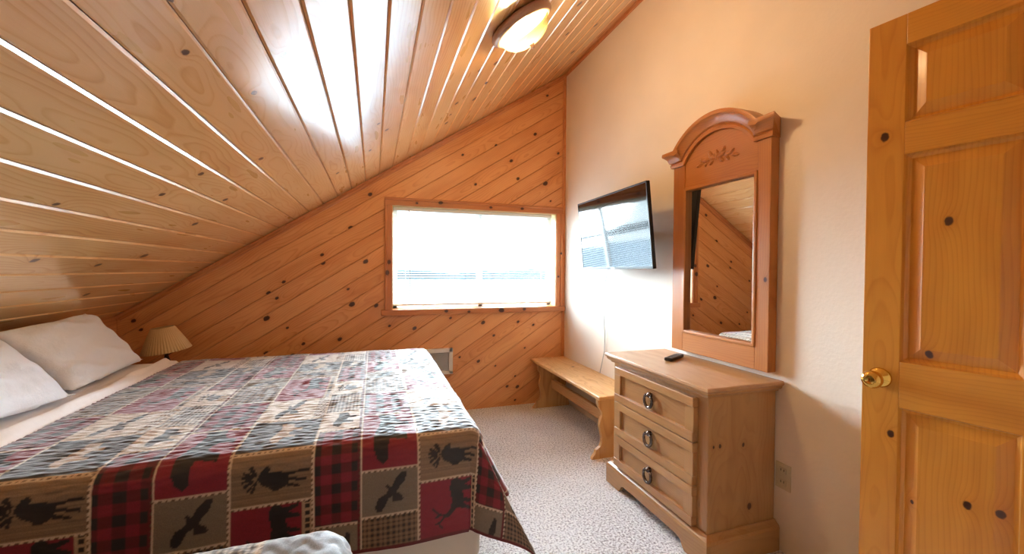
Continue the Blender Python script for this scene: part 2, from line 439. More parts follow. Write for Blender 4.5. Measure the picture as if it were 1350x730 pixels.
CK = [(-0.410,1.142,0.0096),(-0.347,1.449,0.0102),(-0.455,2.003,0.0124),(-0.623,1.864,0.0127),(-0.752,1.882,0.0125),(-0.672,2.299,0.0139),(-0.840,2.434,0.0165),(-0.890,1.584,0.0099),(-0.120,1.464,0.0108),(-0.242,1.316,0.0094),(-0.375,0.974,0.0081),(-0.194,1.739,0.0096),(-1.142,1.926,0.0148),(-1.162,2.319,0.0148),(-1.087,2.531,0.0208),(-1.395,2.688,0.0171),(0.661,2.285,0.0191),(1.445,2.533,0.0172),(1.170,2.409,0.0160),(1.467,2.924,0.0195),(1.044,2.005,0.0179),(0.562,2.270,0.0141),(0.660,2.804,0.0231),(0.511,2.686,0.0164),(0.507,2.889,0.0117),(0.507,3.062,0.0185),(0.681,2.578,0.0161),(-0.223,2.874,0.0134),(-0.024,2.739,0.0131),(0.022,2.314,0.0111),(0.069,2.493,0.0144)]
# board: local x along Y of the room, y up the slope, z into the room
L = YF + 0.01 - YB
g = 0.0012; bw = 0.0075; bd = 0.0055; tk = 0.017
prof = [(g, -tk), (g, -bd), (bw, 0), (PW - bw, 0), (PW - g, -bd), (PW - g, -tk)]
bmesh_board = MB().prism(prof, 0, 0, L).mesh('plank', M['ceil'])
ex, ey, ez = Vector((0, 1, 0)), Vector((CS, 0, SN)), Vector((SN, 0, -CS))
# keep the frame right-handed: x cross y
if ex.cross(ey).dot(ez) < 0: pass
k0 = int(math.floor((XL + 0.0625) / PX)) - 0; k1 = int(math.ceil((XR + 0.0625) / PX))
for k in range(k0, k1 + 1):
    xs = -0.0625 + k * PX
    o = link(bpy.data.objects.new('plank', bmesh_board), ceiling)
    org = Vector((xs, YB, zc(xs)))
    o.matrix_world = Matrix(((ex.x, ey.x, ez.x, org.x), (ex.y, ey.y, ez.y, org.y), (ex.z, ey.z, ez.z, org.z), (0, 0, 0, 1)))
    ks = [((y - YB), (x - xs) / CS, r) for x, y, r in CK if xs <= x < xs + PX][:4]
    while len(ks) < 2:
        ks.append((random.uniform(0.2, 1.9), random.uniform(0.02, PW - 0.02), random.uniform(0.007, 0.012)))
    for c, kk in zip('abcd', ks): o['knot_' + c] = [float(q) for q in kk]

# --- diagonal wall planks
WK = [(-0.384,1.296,0.0181),(-0.065,1.312,0.0218),(-0.664,1.146,0.0147),(-0.768,1.061,0.0175),(-0.711,1.020,0.0147),(-0.401,1.090,0.0121),(-0.199,1.086,0.0123),(-0.170,0.962,0.0247),(0.018,0.948,0.0189),(-0.781,0.866,0.0233),(-0.677,0.825,0.0118),(-0.639,0.788,0.0118),(-0.527,0.658,0.0150),(-0.261,0.681,0.0184),(-0.786,0.598,0.0175),(-0.607,0.566,0.0208),(0.124,0.775,0.0127),(0.329,0.747,0.0194),(-0.031,1.864,0.0187),(-0.107,1.714,0.0124),(-0.182,1.585,0.0185),(-0.387,1.531,0.0121),(-0.741,1.487,0.0117),(-0.714,1.356,0.0117),(-0.392,1.361,0.0151),(-0.973,1.203,0.0114),(-1.322,1.119,0.0138),(-1.247,1.017,0.0083),(-1.205,0.949,0.0112),(-1.244,0.855,0.0139),(-1.605,0.874,0.0160),(-1.563,0.809,0.0134),(-1.043,0.758,0.0114),(1.542,2.890,0.0142),(1.379,2.681,0.0106),(1.157,2.592,0.0104),(1.187,2.537,0.0104),(1.422,2.517,0.0177),(1.044,2.375,0.0137),(1.044,2.289,0.0103),(0.739,2.260,0.0133),(1.189,2.248,0.0173),(1.642,2.575,0.0108),(1.659,2.362,0.0144),(0.856,2.010,0.0135),(1.256,2.091,0.0175),(1.529,2.067,0.0250),(1.584,1.905,0.0108),(0.638,0.826,0.0133),(0.933,0.776,0.0205),(1.267,0.772,0.0155),(1.418,0.738,0.0142),(1.034,0.655,0.0138),(1.334,0.526,0.0106),(0.891,0.429,0.0170),(0.721,0.476,0.0114),(1.050,0.377,0.0104),(1.241,0.268,0.0105),(1.164,0.180,0.0154),(1.264,0.168,0.0190),(1.242,0.046,0.0120)]
def clip(poly, nxx, nzz, d):
    """keep the side nxx*x + nzz*z <= d"""
    out = []
    for i in range(len(poly)):
        p, q = poly[i], poly[(i + 1) % len(poly)]
        sp_, sq = nxx * p[0] + nzz * p[1] - d, nxx * q[0] + nzz * q[1] - d
        if sp_ <= 0: out.append(p)
        if sp_ * sq < 0:
            t = sp_ / (sp_ - sq); out.append((p[0] + t * (q[0] - p[0]), p[1] + t * (q[1] - p[1])))
    return out
WP = 0.1255; V0 = 1.553
wall_poly = [(XL, 0.0), (XR, 0.0), (XR, zc(XR)), (XL, zc(XL))]
vx, vz = -SN, CS                            # across the planks
ob = 0.03                                   # planks run this far under the window casing
regions = [[(1, 0, WX0)], [(-1, 0, -WX1), (1, 0, 9)], [(-1, 0, -WX0), (1, 0, WX1), (0, -1, -WZ1)], [(-1, 0, -WX0), (1, 0, WX1), (0, 1, WZ0)]]
gx, gb, gd = 0.0008, 0.0040, 0.0040
pex, pey, pez = Vector((CS, 0, SN)), Vector((-SN, 0, CS)), Vector((0, -1, 0))
for k in range(-2, 30):
    vhi = V0 + 2 * WP - k * WP; vlo = vhi - WP
    mb = MB()
    strips = [(vlo, vlo + gx, -0.010, -gd), (vlo + gx, vlo + gb, -gd, 0), (vlo + gb, vhi - gb, 0, 0), (vhi - gb, vhi - gx, 0, -gd), (vhi - gx, vhi, -gd, -0.010)]
    for ss in strips:
        base = clip(clip(wall_poly, vx, vz, ss[1]), -vx, -vz, -ss[0])
        if len(base) < 3: continue
        for R_ in regions:
            q = base
            for h in R_:
                if len(q) >= 3: q = clip(q, *h)
            if len(q) < 3: continue
            vsl = []
            for (x, z) in q:
                vv = vx * x + vz * z; t = (vv - ss[0]) / (ss[1] - ss[0])
                hgt = ss[2] + (ss[3] - ss[2]) * t
                vsl.append((CS * x + SN * z, vv - vlo, hgt))
            mb.add(vsl, [tuple(range(len(vsl)))])
    if not mb.f: continue
    o = mb.build('plank', M['wallwood'], wall_back)
    org = pey * vlo + Vector((0, YF, 0))
    o.matrix_world = Matrix(((pex.x, pey.x, pez.x, org.x), (pex.y, pey.y, pez.y, org.y), (pex.z, pey.z, pez.z, org.z), (0, 0, 0, 1)))
    ks = [(CS * x + SN * z, vx * x + vz * z - vlo, r * 0.85) for x, z, r in WK if vlo <= vx * x + vz * z < vhi]
    ks.sort(key=lambda q: -q[2])
    for c, kk in zip('abcd', ks): o['knot_' + c] = [float(q) for q in kk]

# --- trims
def sweep_trim(name, prof, p0, p1, ydir, zdir, mat, label=None):
    """moulding with 2D profile (a along ydir, b along zdir) between two points"""
    p0, p1, ydir, zdir = Vector(p0), Vector(p1), Vector(ydir), Vector(zdir)
    xd = (p1 - p0).normalized(); Ln = (p1 - p0).length
    mb = MB(); n = len(prof)
    vsl = [(0, a_, b_) for a_, b_ in prof] + [(Ln, a_, b_) for a_, b_ in prof]
    fs = [tuple(range(n)), tuple(range(2 * n - 1, n - 1, -1))] + [(i, i + n, (i + 1) % n + n, (i + 1) % n) for i in range(n)]
    mb.add(vsl, fs)
    o = mb.build(name, mat, None, fixn=True)
    o.matrix_world = Matrix(((xd.x, ydir.x, zdir.x, p0.x), (xd.y, ydir.y, zdir.y, p0.y), (xd.z, ydir.z, zdir.z, p0.z), (0, 0, 0, 1)))
    o['kind'] = 'structure'
    if label: o['label'] = label
    return o
cove = [(0.004, 0), (0.042, 0), (0.042, 0.007), (0.034, 0.011), (0.026, 0.013), (0.019, 0.019), (0.014, 0.027), (0.010, 0.030), (0.004, 0.030)]
# along the slope on the window wall (a: down from the ceiling, b: towards the camera)
sweep_trim('trim_1', cove, (XL, YF, zc(XL)), (XR, YF, zc(XR)), (SN, 0, -CS), (0, -1, 0), M['trimX'], 'pine cove moulding where the planks meet the sloped ceiling')
# along the right wall under the ceiling
sweep_trim('trim_2', [(0, 0), (0.045, 0), (0.045, 0.012), (0.03, 0.016), (0, 0.016)], (XR, YB, zc(XR) + 0.01), (XR, YF, zc(XR) + 0.01), (0, 0, -1), (-1, 0, 0), M['trimX'], 'pine moulding along the plaster wall under the ceiling')
# corner
sweep_trim('trim_3', [(0, 0), (0.026, 0), (0.026, 0.010), (0.02, 0.014), (0, 0.014)], (XR, YF, 0), (XR, YF, zc(XR)), (-1, 0, 0), (0, -1, 0), M['trimX'], 'vertical pine corner moulding beside the window')
# casing of the doorway
for nm, args in (('trim_4', (DY1, DY1 + 0.06, 0, DZ)), ('trim_5', (DY0 - 0.06, DY0, 0, DZ)), ('trim_6', (DY0 - 0.06, DY1 + 0.06, DZ, DZ + 0.06))):
    struct(nm, MB().box(XR - 0.014, XR + 0.005, args[0], args[1], args[2], args[3], 0.003), M['trimZ'], label='pine door casing')

# --- window
win = bpy.data.objects.new('window_1', None); link(win); win['kind'] = 'structure'
win['label'] = 'white sliding window in knotty pine casing'
win.location = ((WX0 + WX1) / 2, YF, WZ0)
wx, wz = win.location.x, WZ0
def wbox(name, x0, x1, y0, y1, z0, z1, mat, b=0.002, parent=None, seg=2):
    o = MB().box(x0 - wx, x1 - wx, y0, y1, z0 - wz, z1 - wz, b, seg).build(name, mat, parent or win)
    return o
def casing(name, x0, x1, z0, z1, horiz):
    """two-step casing board with a raised outer bead"""
    mb = MB()
    mb.box(x0 - wx, x1 - wx, -0.014, 0.004, z0 - wz, z1 - wz, 0.003)
    if horiz: mb.box(x0 - wx, x1 - wx, -0.024, -0.008, z1 - wz - 0.022, z1 - wz, 0.004)
    elif x0 < wx: mb.box(x0 - wx, x0 - wx + 0.022, -0.024, -0.008, z0 - wz, z1 - wz, 0.004)
    else: mb.box(x1 - wx - 0.022, x1 - wx, -0.024, -0.008, z0 - wz, z1 - wz, 0.004)
    return mb.build(name, M['trimV' if horiz else 'trimW'], win)
o = casing('casing', WX0 - 0.062, WX1 + 0.066, WZ1, WZ1 + 0.064, True)
for c, kk in zip('abcd', ((-0.35, 0.915, 0.016), (0.1, 0.90, 0.012), (0.40, 0.905, 0.014), (-0.55, 0.9, 0.010))): o['knot_' + c] = list(kk)
o = casing('casing', WX0 - 0.062, WX0, WZ0 - 0.002, WZ1, False)
o['knot_a'] = [0.40, -0.775, 0.016]; o['knot_b'] = [0.31, -0.79, 0.018]
o = casing('casing', WX1, WX1 + 0.062, WZ0 - 0.002, WZ1, False)
o['knot_a'] = [0.5, 0.795, 0.010]; o['knot_b'] = [0.28, 0.77, 0.009]
o = wbox('window_sill', WX0 - 0.09, XR - 0.002, -0.034, 0.13, WZ0 - 0.048, WZ0 - 0.001, M['trimV'], 0.005)
for c, kk in zip('abcd', ((0.2, -0.025, 0.022), (0.42, -0.02, 0.014), (-0.3, -0.02, 0.014), (-0.1, -0.03, 0.012))): o['knot_' + c] = list(kk)
# reveals
for nm, b_ in (('jamb', (WX0 - 0.004, WX0 + 0.006, 0, 0.15, WZ0, WZ1)), ('jamb', (WX1 - 0.006, WX1 + 0.004, 0, 0.15, WZ0, WZ1)), ('jamb', (WX0, WX1, 0, 0.15, WZ1 - 0.006, WZ1 + 0.004))):
    wbox(nm, *b_, M['jamb'], 0.001)
# sliding sashes
XM = (WX0 + WX1) / 2 + 0.03
def sash(x0, x1, yy):
    s = bpy.data.objects.new('sash', None); link(s, win)
    fr = MB()
    w = 0.038
    for q in ((x0, x0 + w, WZ0, WZ1), (x1 - w, x1, WZ0, WZ1), (x0, x1, WZ0, WZ0 + w), (x0, x1, WZ1 - w, WZ1)):
        fr.box(q[0] - wx, q[1] - wx, yy, yy + 0.03, q[2] - wz, q[3] - wz, 0.003)
    fr.build('sash_frame', M['white_vinyl'], s)
    MB().box(x0 + w - wx, x1 - w - wx, yy + 0.012, yy + 0.016, w, WZ1 - WZ0 - w).build('pane', M['glass'], s)
sash(WX0 + 0.006, XM + 0.02, 0.085); sash(XM - 0.02, WX1 - 0.006, 0.118)

# outside
tag(MB().box(-60, 60, 6, 260, -3.6, -3.5).build('ground', M['grass']), 'pale ground and water outside the window', 'ground', kind='structure')
mb = MB(); pts = []
for i in range(61):
    x = -150 + 5 * i
    h = 4.2 + 0.7 * math.sin(i * 0.45) + 0.5 * math.sin(i * 1.1 + 1) + random.uniform(-0.4, 0.4)
    pts.append([(x, 200, -3.6), (x, 203, -3.6 + 0.7 * h), (x, 210, -3.6 + h), (x, 230, -3.6)])
tag(mb.grid(pts).build('hills', M['hill']), 'hazy hills outside the window', 'hill', kind='structure')

# ------------------------------------------------------------------ venetian blind
blind = thing('venetian_blind', 'white horizontal venetian blind lowered inside the window', 'blind', ((WX0 + WX1) / 2, YF + 0.045, WZ1))
bl0, bl1 = WX0 + 0.012 - wx, WX1 - 0.034 - wx
MB().box(bl0, bl1, -0.016, 0.016, -0.036, -0.008, 0.003).build('head_rail', M['white_vinyl'], blind)
pts = []
for i in range(7):
    q = -0.0125 + 0.025 * i / 6
    pts.append([(bl0, q, 0.0022 * (1 - (q / 0.0125) ** 2)), (bl1, q, 0.0022 * (1 - (q / 0.0125) ** 2))])
smesh = MB().grid(pts)
slat_me = smesh.mesh('slat', M['slat'])
NS = 37; top_z = -0.052; pitch = 0.0212
for i in range(NS):
    s = link(bpy.data.objects.new('slat', slat_me), blind)
    s.location = (0, 0, top_z - i * pitch); s.rotation_euler = (math.radians(9), 0, 0)
zb = top_z - NS * pitch
MB().box(bl0, bl1, -0.013, 0.013, zb - 0.010, zb + 0.006, 0.003).build('bottom_rail', M['white_vinyl'], blind)
for xx in (bl0 + 0.10, 0.0, bl1 - 0.10):
    mb = MB()
    for yy in (-0.0128, 0.0128): mb.tube([(xx, yy, -0.03), (xx, yy, zb)], 0.0007, 5)
    mb.build('ladder_cord', M['white_vinyl'], blind)
MB().tube([(bl0 + 0.125, -0.022, -0.03), (bl0 + 0.130, -0.024, -0.35), (bl0 + 0.137, -0.024, -0.76)], 0.0035, 6).build('tilt_wand', M['grey_grille'], blind)
for xx in (bl0 + 0.25, bl1 - 0.3):
    MB().box(xx - 0.008, xx + 0.008, -0.006, 0.006, zb - 0.017, zb - 0.008, 0.002).build('rail_button', M['white_vinyl'], blind)

# ------------------------------------------------------------------ quilts
def poly_mask(u, v, poly):
    ins = np.zeros(u.shape, bool); n = len(poly)
    for i in range(n):
        x0, y0 = poly[i]; x1, y1 = poly[(i + 1) % n]
        if y0 == y1: continue
        c = ((y0 > v) != (y1 > v)) & (u < (x1 - x0) * (v - y0) / (y1 - y0) + x0)
        ins ^= c
    return ins
# silhouettes, 0..1 in the patch; u towards the foot of the bed, v away from the hem
MOOSE = [[(.32,.52),(.36,.62),(.40,.70),(.46,.74),(.49,.68),(.46,.62),(.52,.62),(.60,.62),(.66,.58),(.78,.60),(.95,.63),(.96,.57),(.80,.555),(.70,.53),(.70,.49),(.92,.44),(.92,.38),(.70,.43),(.69,.39),(.84,.32),(.84,.27),(.66,.33),(.58,.26),(.50,.25),(.47,.32),(.38,.38),(.34,.46)],
         [(.30,.54),(.22,.72),(.26,.78),(.30,.70),(.32,.60)],[(.31,.54),(.16,.62),(.15,.68),(.24,.64)],[(.31,.52),(.14,.54),(.14,.59),(.24,.58)],
         [(.30,.50),(.15,.46),(.14,.51),(.24,.54)],[(.31,.49),(.17,.36),(.16,.42),(.24,.48)],[(.32,.48),(.22,.28),(.19,.32),(.26,.42)],[(.33,.48),(.27,.24),(.24,.26),(.28,.40)]]
BEAR = [[(.30,.98),(.36,.80),(.32,.62),(.26,.46),(.22,.34),(.22,.22),(.28,.12),(.38,.06),(.46,.10),(.46,.22),(.50,.30),(.60,.30),(.80,.28),(.80,.38),(.66,.42),(.60,.46),(.60,.56),(.66,.62),(.88,.62),(.88,.72),(.72,.74),(.66,.80),(.62,.98)]]
EAGLE = [[(.28,.08),(.24,.20),(.30,.38),(.44,.48),(.46,.56),(.40,.64),(.46,.66),(.52,.60),(.58,.76),(.70,.92),(.78,.90),(.76,.74),(.66,.58),(.60,.48),(.68,.42),(.74,.30),(.62,.26),(.54,.28),(.54,.40),(.46,.34),(.40,.18),(.34,.08)]]
DEER = [[(.52,.96),(.50,.80),(.54,.60),(.52,.46),(.44,.36),(.40,.30),(.48,.28),(.54,.36),(.62,.44),(.78,.40),(.92,.34),(.93,.39),(.78,.48),(.74,.52),(.94,.50),(.94,.55),(.76,.60),(.72,.74),(.94,.74),(.94,.79),(.76,.84),(.92,.92),(.90,.97),(.72,.92),(.64,.98)],
        [(.44,.34),(.30,.40),(.22,.50),(.20,.48),(.28,.38),(.42,.30)],[(.36,.37),(.24,.34),(.24,.31),(.38,.34)],[(.43,.30),(.34,.20),(.38,.12),(.36,.10),(.30,.20),(.40,.32)],[(.34,.24),(.24,.22),(.24,.19),(.34,.20)]]
RED = (0.22, 0.009, 0.026); BLK = (0.014, 0.010, 0.011); TAN = (0.23, 0.145, 0.09); LTAN = (0.42, 0.29, 0.19); CREAM = (0.62, 0.49, 0.37); DRED = (0.115, 0.006, 0.012)
LIGHT = (0.62, 0.53, 0.46); DARK = (0.045, 0.038, 0.038); BROWN = (0.11, 0.060, 0.035); GREYT = (0.20, 0.15, 0.11)

def patch_colour(kind, u, v, su, sv, seed):
    """u, v in 0..1 over the patch, su, sv the size in metres"""
    n = u.shape[0]; c = np.zeros((n, 3)); pass
    X_, Y_ = u * su, v * sv
    def put(mask, colr): c[mask] = colr
    def shp(polys, colr, flip=False, box=(0, 1, 0, 1)):
        uu = (u - box[0]) / (box[1] - box[0]); vv_ = (v - box[2]) / (box[3] - box[2])
        if flip: vv_ = 1 - vv_
        mk = np.zeros(n, bool)
        for pgn in polys: mk |= poly_mask(uu, vv_, pgn)
        c[mk] = colr
    def stripes(base, amp):
        s_ = np.sin(Y_ * 2 * np.pi / 0.021 + 1.3 * np.sin(X_ * 9 + seed)) * 0.5 + 0.5 * np.sin(Y_ * 2 * np.pi / 0.0083 + seed)
        c[:] = np.array(base)[None] * (1 + amp * s_[:, None])
    if kind == 'moose': stripes(TAN, 0.22); shp(MOOSE, BLK)
    elif kind == 'deer':
        c[:] = RED; shp(DEER, BLK, box=(0.02, 0.9, 0.05, 1.0))
        mk = u > 0.86; c[mk] = LTAN
        sq = mk & (np.abs(((Y_ / 0.021) % 1) - 0.5) < 0.3) & (u > 0.90) & (u < 0.965); c[sq] = BLK
    elif kind == 'dark':
        c[:] = DARK; shp(BEAR, LTAN, box=(0.25, 0.8, 0.15, 0.85))
    elif kind == 'lighteagle':
        stripes(LIGHT, 0.08); shp(EAGLE, DARK, box=(0.05, 0.75, 0.0, 1.0))
        mk = u > 0.82; ck = mk & ((((X_ / 0.012) % 1) < 0.5) ^ (((Y_ / 0.012) % 1) < 0.5)); c[ck] = BROWN
    elif kind == 'plaid':
        a_ = ((X_ + 0.01) / 0.062 % 1) < 0.5; b_ = ((Y_ + 0.02) / 0.062 % 1) < 0.5
        c[:] = RED; c[a_ ^ b_] = DRED; c[a_ & b_] = BLK
    elif kind == 'slate': c[:] = (0.24, 0.25, 0.28)
    elif kind == 'bear': c[:] = RED; shp(BEAR, BLK)
    elif kind == 'eagle': c[:] = GREYT; shp(EAGLE, BLK)
    elif kind == 'check':
        a_ = ((X_ / 0.0165) % 1) < 0.5; b_ = ((Y_ / 0.0165) % 1) < 0.5
        c[:] = TAN; c[a_ ^ b_] = (0.15, 0.085, 0.05); c[a_ & b_] = BLK
    elif kind == 'lightbear': stripes(LIGHT, 0.08); shp(BEAR, DARK, box=(0.1, 0.95, 0.1, 0.9))
    elif kind == 'greycheck':
        a_ = ((X_ / 0.014) % 1) < 0.5; b_ = ((Y_ / 0.014) % 1) < 0.5
        c[:] = LIGHT; c[a_ ^ b_] = (0.2, 0.165, 0.14); c[a_ & b_] = DARK
    elif kind == 'lightmoose': stripes(LIGHT, 0.08); shp(MOOSE, DARK)
    return c

COLS = [('M', 0.225), ('P', 0.139), ('B', 0.186)]               # repeats along the bed
ROWS = {'M': [(-9, 'moose'), (0.0, 'deer'), (0.20, 'moose'), (0.36, 'dark'), (0.63, 'lighteagle'), (0.885, 'deer'), (1.245, 'moose'), (1.40, 'dark'), (1.61, 'lighteagle'), (1.85, 'deer'), (2.2, 'moose'), (2.36, 'dark'), (2.6, 'end')],
        'P': [(-9, 'plaid'), (-.2, 'eagle'), (0.10, 'plaid'), (0.47, 'lightbear'), (0.67, 'greycheck'), (0.91, 'lightmoose'), (1.13, 'plaid'), (1.46, 'dark'), (1.62, 'greycheck'), (1.82, 'lightmoose'), (2.1, 'plaid'), (2.4, 'dark'), (2.6, 'end')],
        'B': [(-9, 'bear'), (-.15, 'check'), (0.11, 'eagle'), (0.258, 'bear'), (0.585, 'plaid'), (0.885, 'check'), (1.15, 'eagle'), (1.30, 'bear'), (1.56, 'plaid'), (1.85, 'check'), (2.1, 'eagle'), (2.25, 'bear'), (2.6, 'end')]}

ROWS2 = {'M': [(-9, 'deer'), (0.1, 'moose'), (0.5, 'lighteagle'), (0.9, 'slate'), (1.9, 'end')], 'P': [(-9, 'plaid'), (0.3, 'lightbear'), (0.8, 'lighteagle'), (1.9, 'end')],
         'B': [(-9, 'bear'), (0.3, 'eagle'), (0.7, 'greycheck'), (1.9, 'end')]}
def quilt_print(s, t, col0, table):
    """s: position along the bed, t: position across from the near hem; col0: s of a moose column's head side"""
    c = np.zeros((s.size, 3)); per = 0.55
    q = (s - col0) % per; idx = np.floor((s - col0) / per).astype(int)
    edge = np.full(s.size, 9.0); lo = 0.0
    for name, w in COLS:
        inc = (q >= lo) & (q < lo + w)
        rows = table[name]
        for j in range(len(rows) - 1):
            t0, kind = rows[j]; t1 = rows[j + 1][0]
            if kind == 'end': continue
            t0e = max(t0, -0.3)
            for ci in np.unique(idx[inc]):
                mk = inc & (t >= t0) & (t < t1) & (idx == ci)
                if not mk.any(): continue
                c[mk] = patch_colour(kind, (q[mk] - lo) / w, (t[mk] - t0e) / (t1 - t0e), w, t1 - t0e, int(ci * 31 + j * 7))
            edge = np.where(inc, np.minimum(edge, np.minimum(np.abs(t - t0), np.abs(t - t1))), edge)
        de = np.minimum(q - lo, lo + w - q)
        along = np.where(inc & (de < edge), t, s)
        seam = inc & (np.minimum(edge, de) < 0.0048)
        dash = ((along / 0.016) % 1) < 0.45
        if name == 'P':
            dk = inc & (lo + w - q < 0.009); c[seam] = CREAM; c[dk] = DRED
        else: c[seam] = CREAM
        mid = inc & (np.minimum(edge, de) < 0.0022)
        c[seam & dash & mid] = BROWN
        lo += w
    return c

def make_quilt(name, label, xh, xe, yn, yf, zt, drop, r, res, col0, foot_wave, table=ROWS, scallop=0.0):
    X0, Yn, Yf_ = xe - r, yn + r, yf - r
    arc = math.pi * r / 2
    smax = X0 + arc + drop - r; ext = arc + drop - r
    s = np.arange(xh, smax + res, res); tt = np.arange(Yn - ext, Yf_ + ext + res, res)
    S, T = np.meshgrid(s, tt, indexing='ij')
    a = S - X0; bnear = Yn - T; bfar = T - Yf_
    b = np.maximum(bnear, bfar); sg = np.where(bnear > bfar, -1.0, 1.0)
    def hv(d):
        d = np.maximum(d, 0); an = np.minimum(d / r, np.pi / 2)
        h = r * np.sin(an); v = r * (1 - np.cos(an)); ex_ = np.maximum(0, d - arc)
        return h, v + ex_, ex_
    ha, va, ea = hv(a); hb, vb, eb = hv(b)
    R_ = np.hypot(np.maximum(a, 0), np.maximum(b, 0)); th = np.arctan2(np.maximum(b, 0), np.maximum(a, 1e-9))
    hr, vr, er = hv(R_)
    corner = (a > 0) & (b > 0)
    px = np.where(a > 0, X0 + ha, S); pz = zt - np.where(a > 0, va, 0) - np.where((b > 0) & (a <= 0), vb, 0)
    ycl = np.clip(T, Yn, Yf_)
    py = ycl + np.where((b > 0) & (a <= 0), sg * hb, 0)
    fl = 0.46 * np.sin(2 * th) ** 2 * er
    px = np.where(corner, X0 + hr * np.cos(th) + fl * np.cos(th * 0.55), px)
    py = np.where(corner, np.where(sg < 0, Yn, Yf_) + sg * (hr * np.sin(th) + fl * np.sin(th * 0.55)), py)
    pz = np.where(corner, zt - (vr - er) - np.sqrt(np.maximum(er ** 2 - fl ** 2, 0)), pz)
    # swing of the hanging sides
    only_a = (a > 0) & (b <= 0)
    fade = np.clip(np.minimum(-bnear, -bfar) / 0.12, 0, 1)
    px = px + np.where(only_a, ea * (0.04 + foot_wave * fade * (0.5 + 0.5 * np.cos((T - (yn + 0.22)) * 2 * np.pi / 0.42))), 0)
    only_b = (b > 0) & (a <= 0)
    py = py + np.where(only_b, sg * eb * (0.03 + 0.03 * np.sin(S * 9.0) * np.clip(-a / 0.2, 0, 1)), 0)
    # quilting crinkle + soft wrinkles
    rs = np.random.RandomState(5); w1 = np.zeros_like(S)
    for _ in range(26):
        wl_ = rs.uniform(0.013, 0.034); an_ = rs.normal(0, 0.5); kk_ = 2 * np.pi / wl_
        w1 += np.sin(kk_ * (T * np.cos(an_) + 0.55 * S * np.sin(an_)) + rs.uniform(0, 6.28) + 1.2 * np.sin(S * rs.uniform(8, 30) + rs.uniform(0, 6)))
    w1 /= 3.6
    w2 = np.sin(S * 13 + 2 * np.sin(T * 5)) * np.sin(T * 9 + 1.5 * np.sin(S * 7))
    amp = np.where((b > arc) | (a > arc), 0.0004, 0.0009)
    d = amp * w1 + 0.003 * w2
    if scallop: d = 0.3 * amp * w1 + scallop * np.abs(np.sin(np.pi * (T / 0.042 + 0.35 * np.sin(2 * np.pi * S / 0.062)))) ** 0.6
    flat = (a <= 0) & (b <= 0)
    # normals by finite differences
    P = np.stack([px, py, pz], -1)
    gs = np.gradient(P, axis=0); gt = np.gradient(P, axis=1)
    N = np.cross(gs, gt); N /= np.maximum(np.linalg.norm(N, axis=-1, keepdims=True), 1e-9)
    P = P + N * d[..., None]
    tn = T - (Yn - ext)                              # 0 at the near hem
    colr = quilt_print(S.ravel(), tn.ravel(), col0, table)
    ns, ntt = S.shape
    hemd = np.minimum(np.minimum(tn, tn.max() - tn), smax - S).ravel(); colr[hemd < 0.011] = DRED
    hd = (S - xh).ravel(); colr[hd < 0.010] = DRED
    me = bpy.data.meshes.new(name)
    nv = ns * ntt; me.vertices.add(nv); me.vertices.foreach_set('co', P.reshape(-1).astype(np.float32))
    ii, jj = np.meshgrid(np.arange(ns - 1), np.arange(ntt - 1), indexing='ij'); b0 = (ii * ntt + jj).ravel()
    faces = np.stack([b0, b0 + ntt, b0 + ntt + 1, b0 + 1], -1).ravel()
    nf = b0.size; me.loops.add(nf * 4); me.loops.foreach_set('vertex_index', faces.astype(np.int32))
    me.polygons.add(nf); me.polygons.foreach_set('loop_start', (np.arange(nf) * 4).astype(np.int32))
    me.update(calc_edges=True); me.polygons.foreach_set('use_smooth', np.ones(nf, bool))
    ca = me.attributes.new('print', 'FLOAT_COLOR', 'POINT')
    ca.data.foreach_set('color', np.concatenate([colr, np.ones((nv, 1))], 1).ravel().astype(np.float32))
    me.materials.append(M['quilt']); me.validate()
    o = link(bpy.data.objects.new(name, me))
    return tag(o, label, 'quilt')

BX0, BX1, BY0, BY1, BZ = -1.66, 0.36, 1.43, 3.00, 0.672       # bed by the window
make_quilt('patchwork_quilt', 'red, tan and black patchwork quilt with moose and bears on the bed beside the lamp', -1.10, 0.375, 1.405, 3.03, 0.688, 0.355, 0.055, 0.0045, -0.405 - 0.55, 0.5)
make_quilt('patchwork_quilt', 'pale grey corner of a patchwork quilt on the nearest bed in the foreground', -1.10, -0.045, 0.02, 1.02, 0.676, 0.34, 0.07, 0.006, -0.22 - 2 * 0.55, 0.1, ROWS2, 0.0045)

def soft_box(mb, x0, x1, y0, y1, z0, z1, b): mb.box(x0, x1, y0, y1, z0, z1, b, 4)
def make_bed(name, label, x0, x1, y0, y1, ztop):
    t = thing(name, label, 'bed', ((x0 + x1) / 2, (y0 + y1) / 2, 0))
    cx, cy = t.location.x, t.location.y
    def part(nm, mat, *q, b=0.02, seg=3): return MB().box(q[0] - cx, q[1] - cx, q[2] - cy, q[3] - cy, q[4], q[5], b, seg).build(nm, mat, t)
    part('mattress', M['mattress'], x0, x1, y0, y1, 0.40, ztop, b=0.045, seg=4)
    part('box_spring', M['mattress'], x0, x1 + 0.01, y0, y1, 0.20, 0.398, b=0.03, seg=4)
    part('side_rail', M['iron'], x0, x1 - 0.03, y0 + 0.02, y0 + 0.06, 0.16, 0.198, b=0.004)
    part('side_rail', M['iron'], x0, x1 - 0.03, y1 - 0.06, y1 - 0.02, 0.16, 0.198, b=0.004)
    for sx in (x0 + 0.06, x1 - 0.12):
        for sy in (y0 + 0.04, y1 - 0.08): part('leg', M['iron'], sx, sx + 0.04, sy, sy + 0.04, 0.0, 0.162, b=0.004)
    return t, cx, cy
bed, cx, cy = make_bed('bed', 'queen bed beside the table lamp under the sloped ceiling', BX0 + 0.04, BX1, BY0, BY1, BZ)
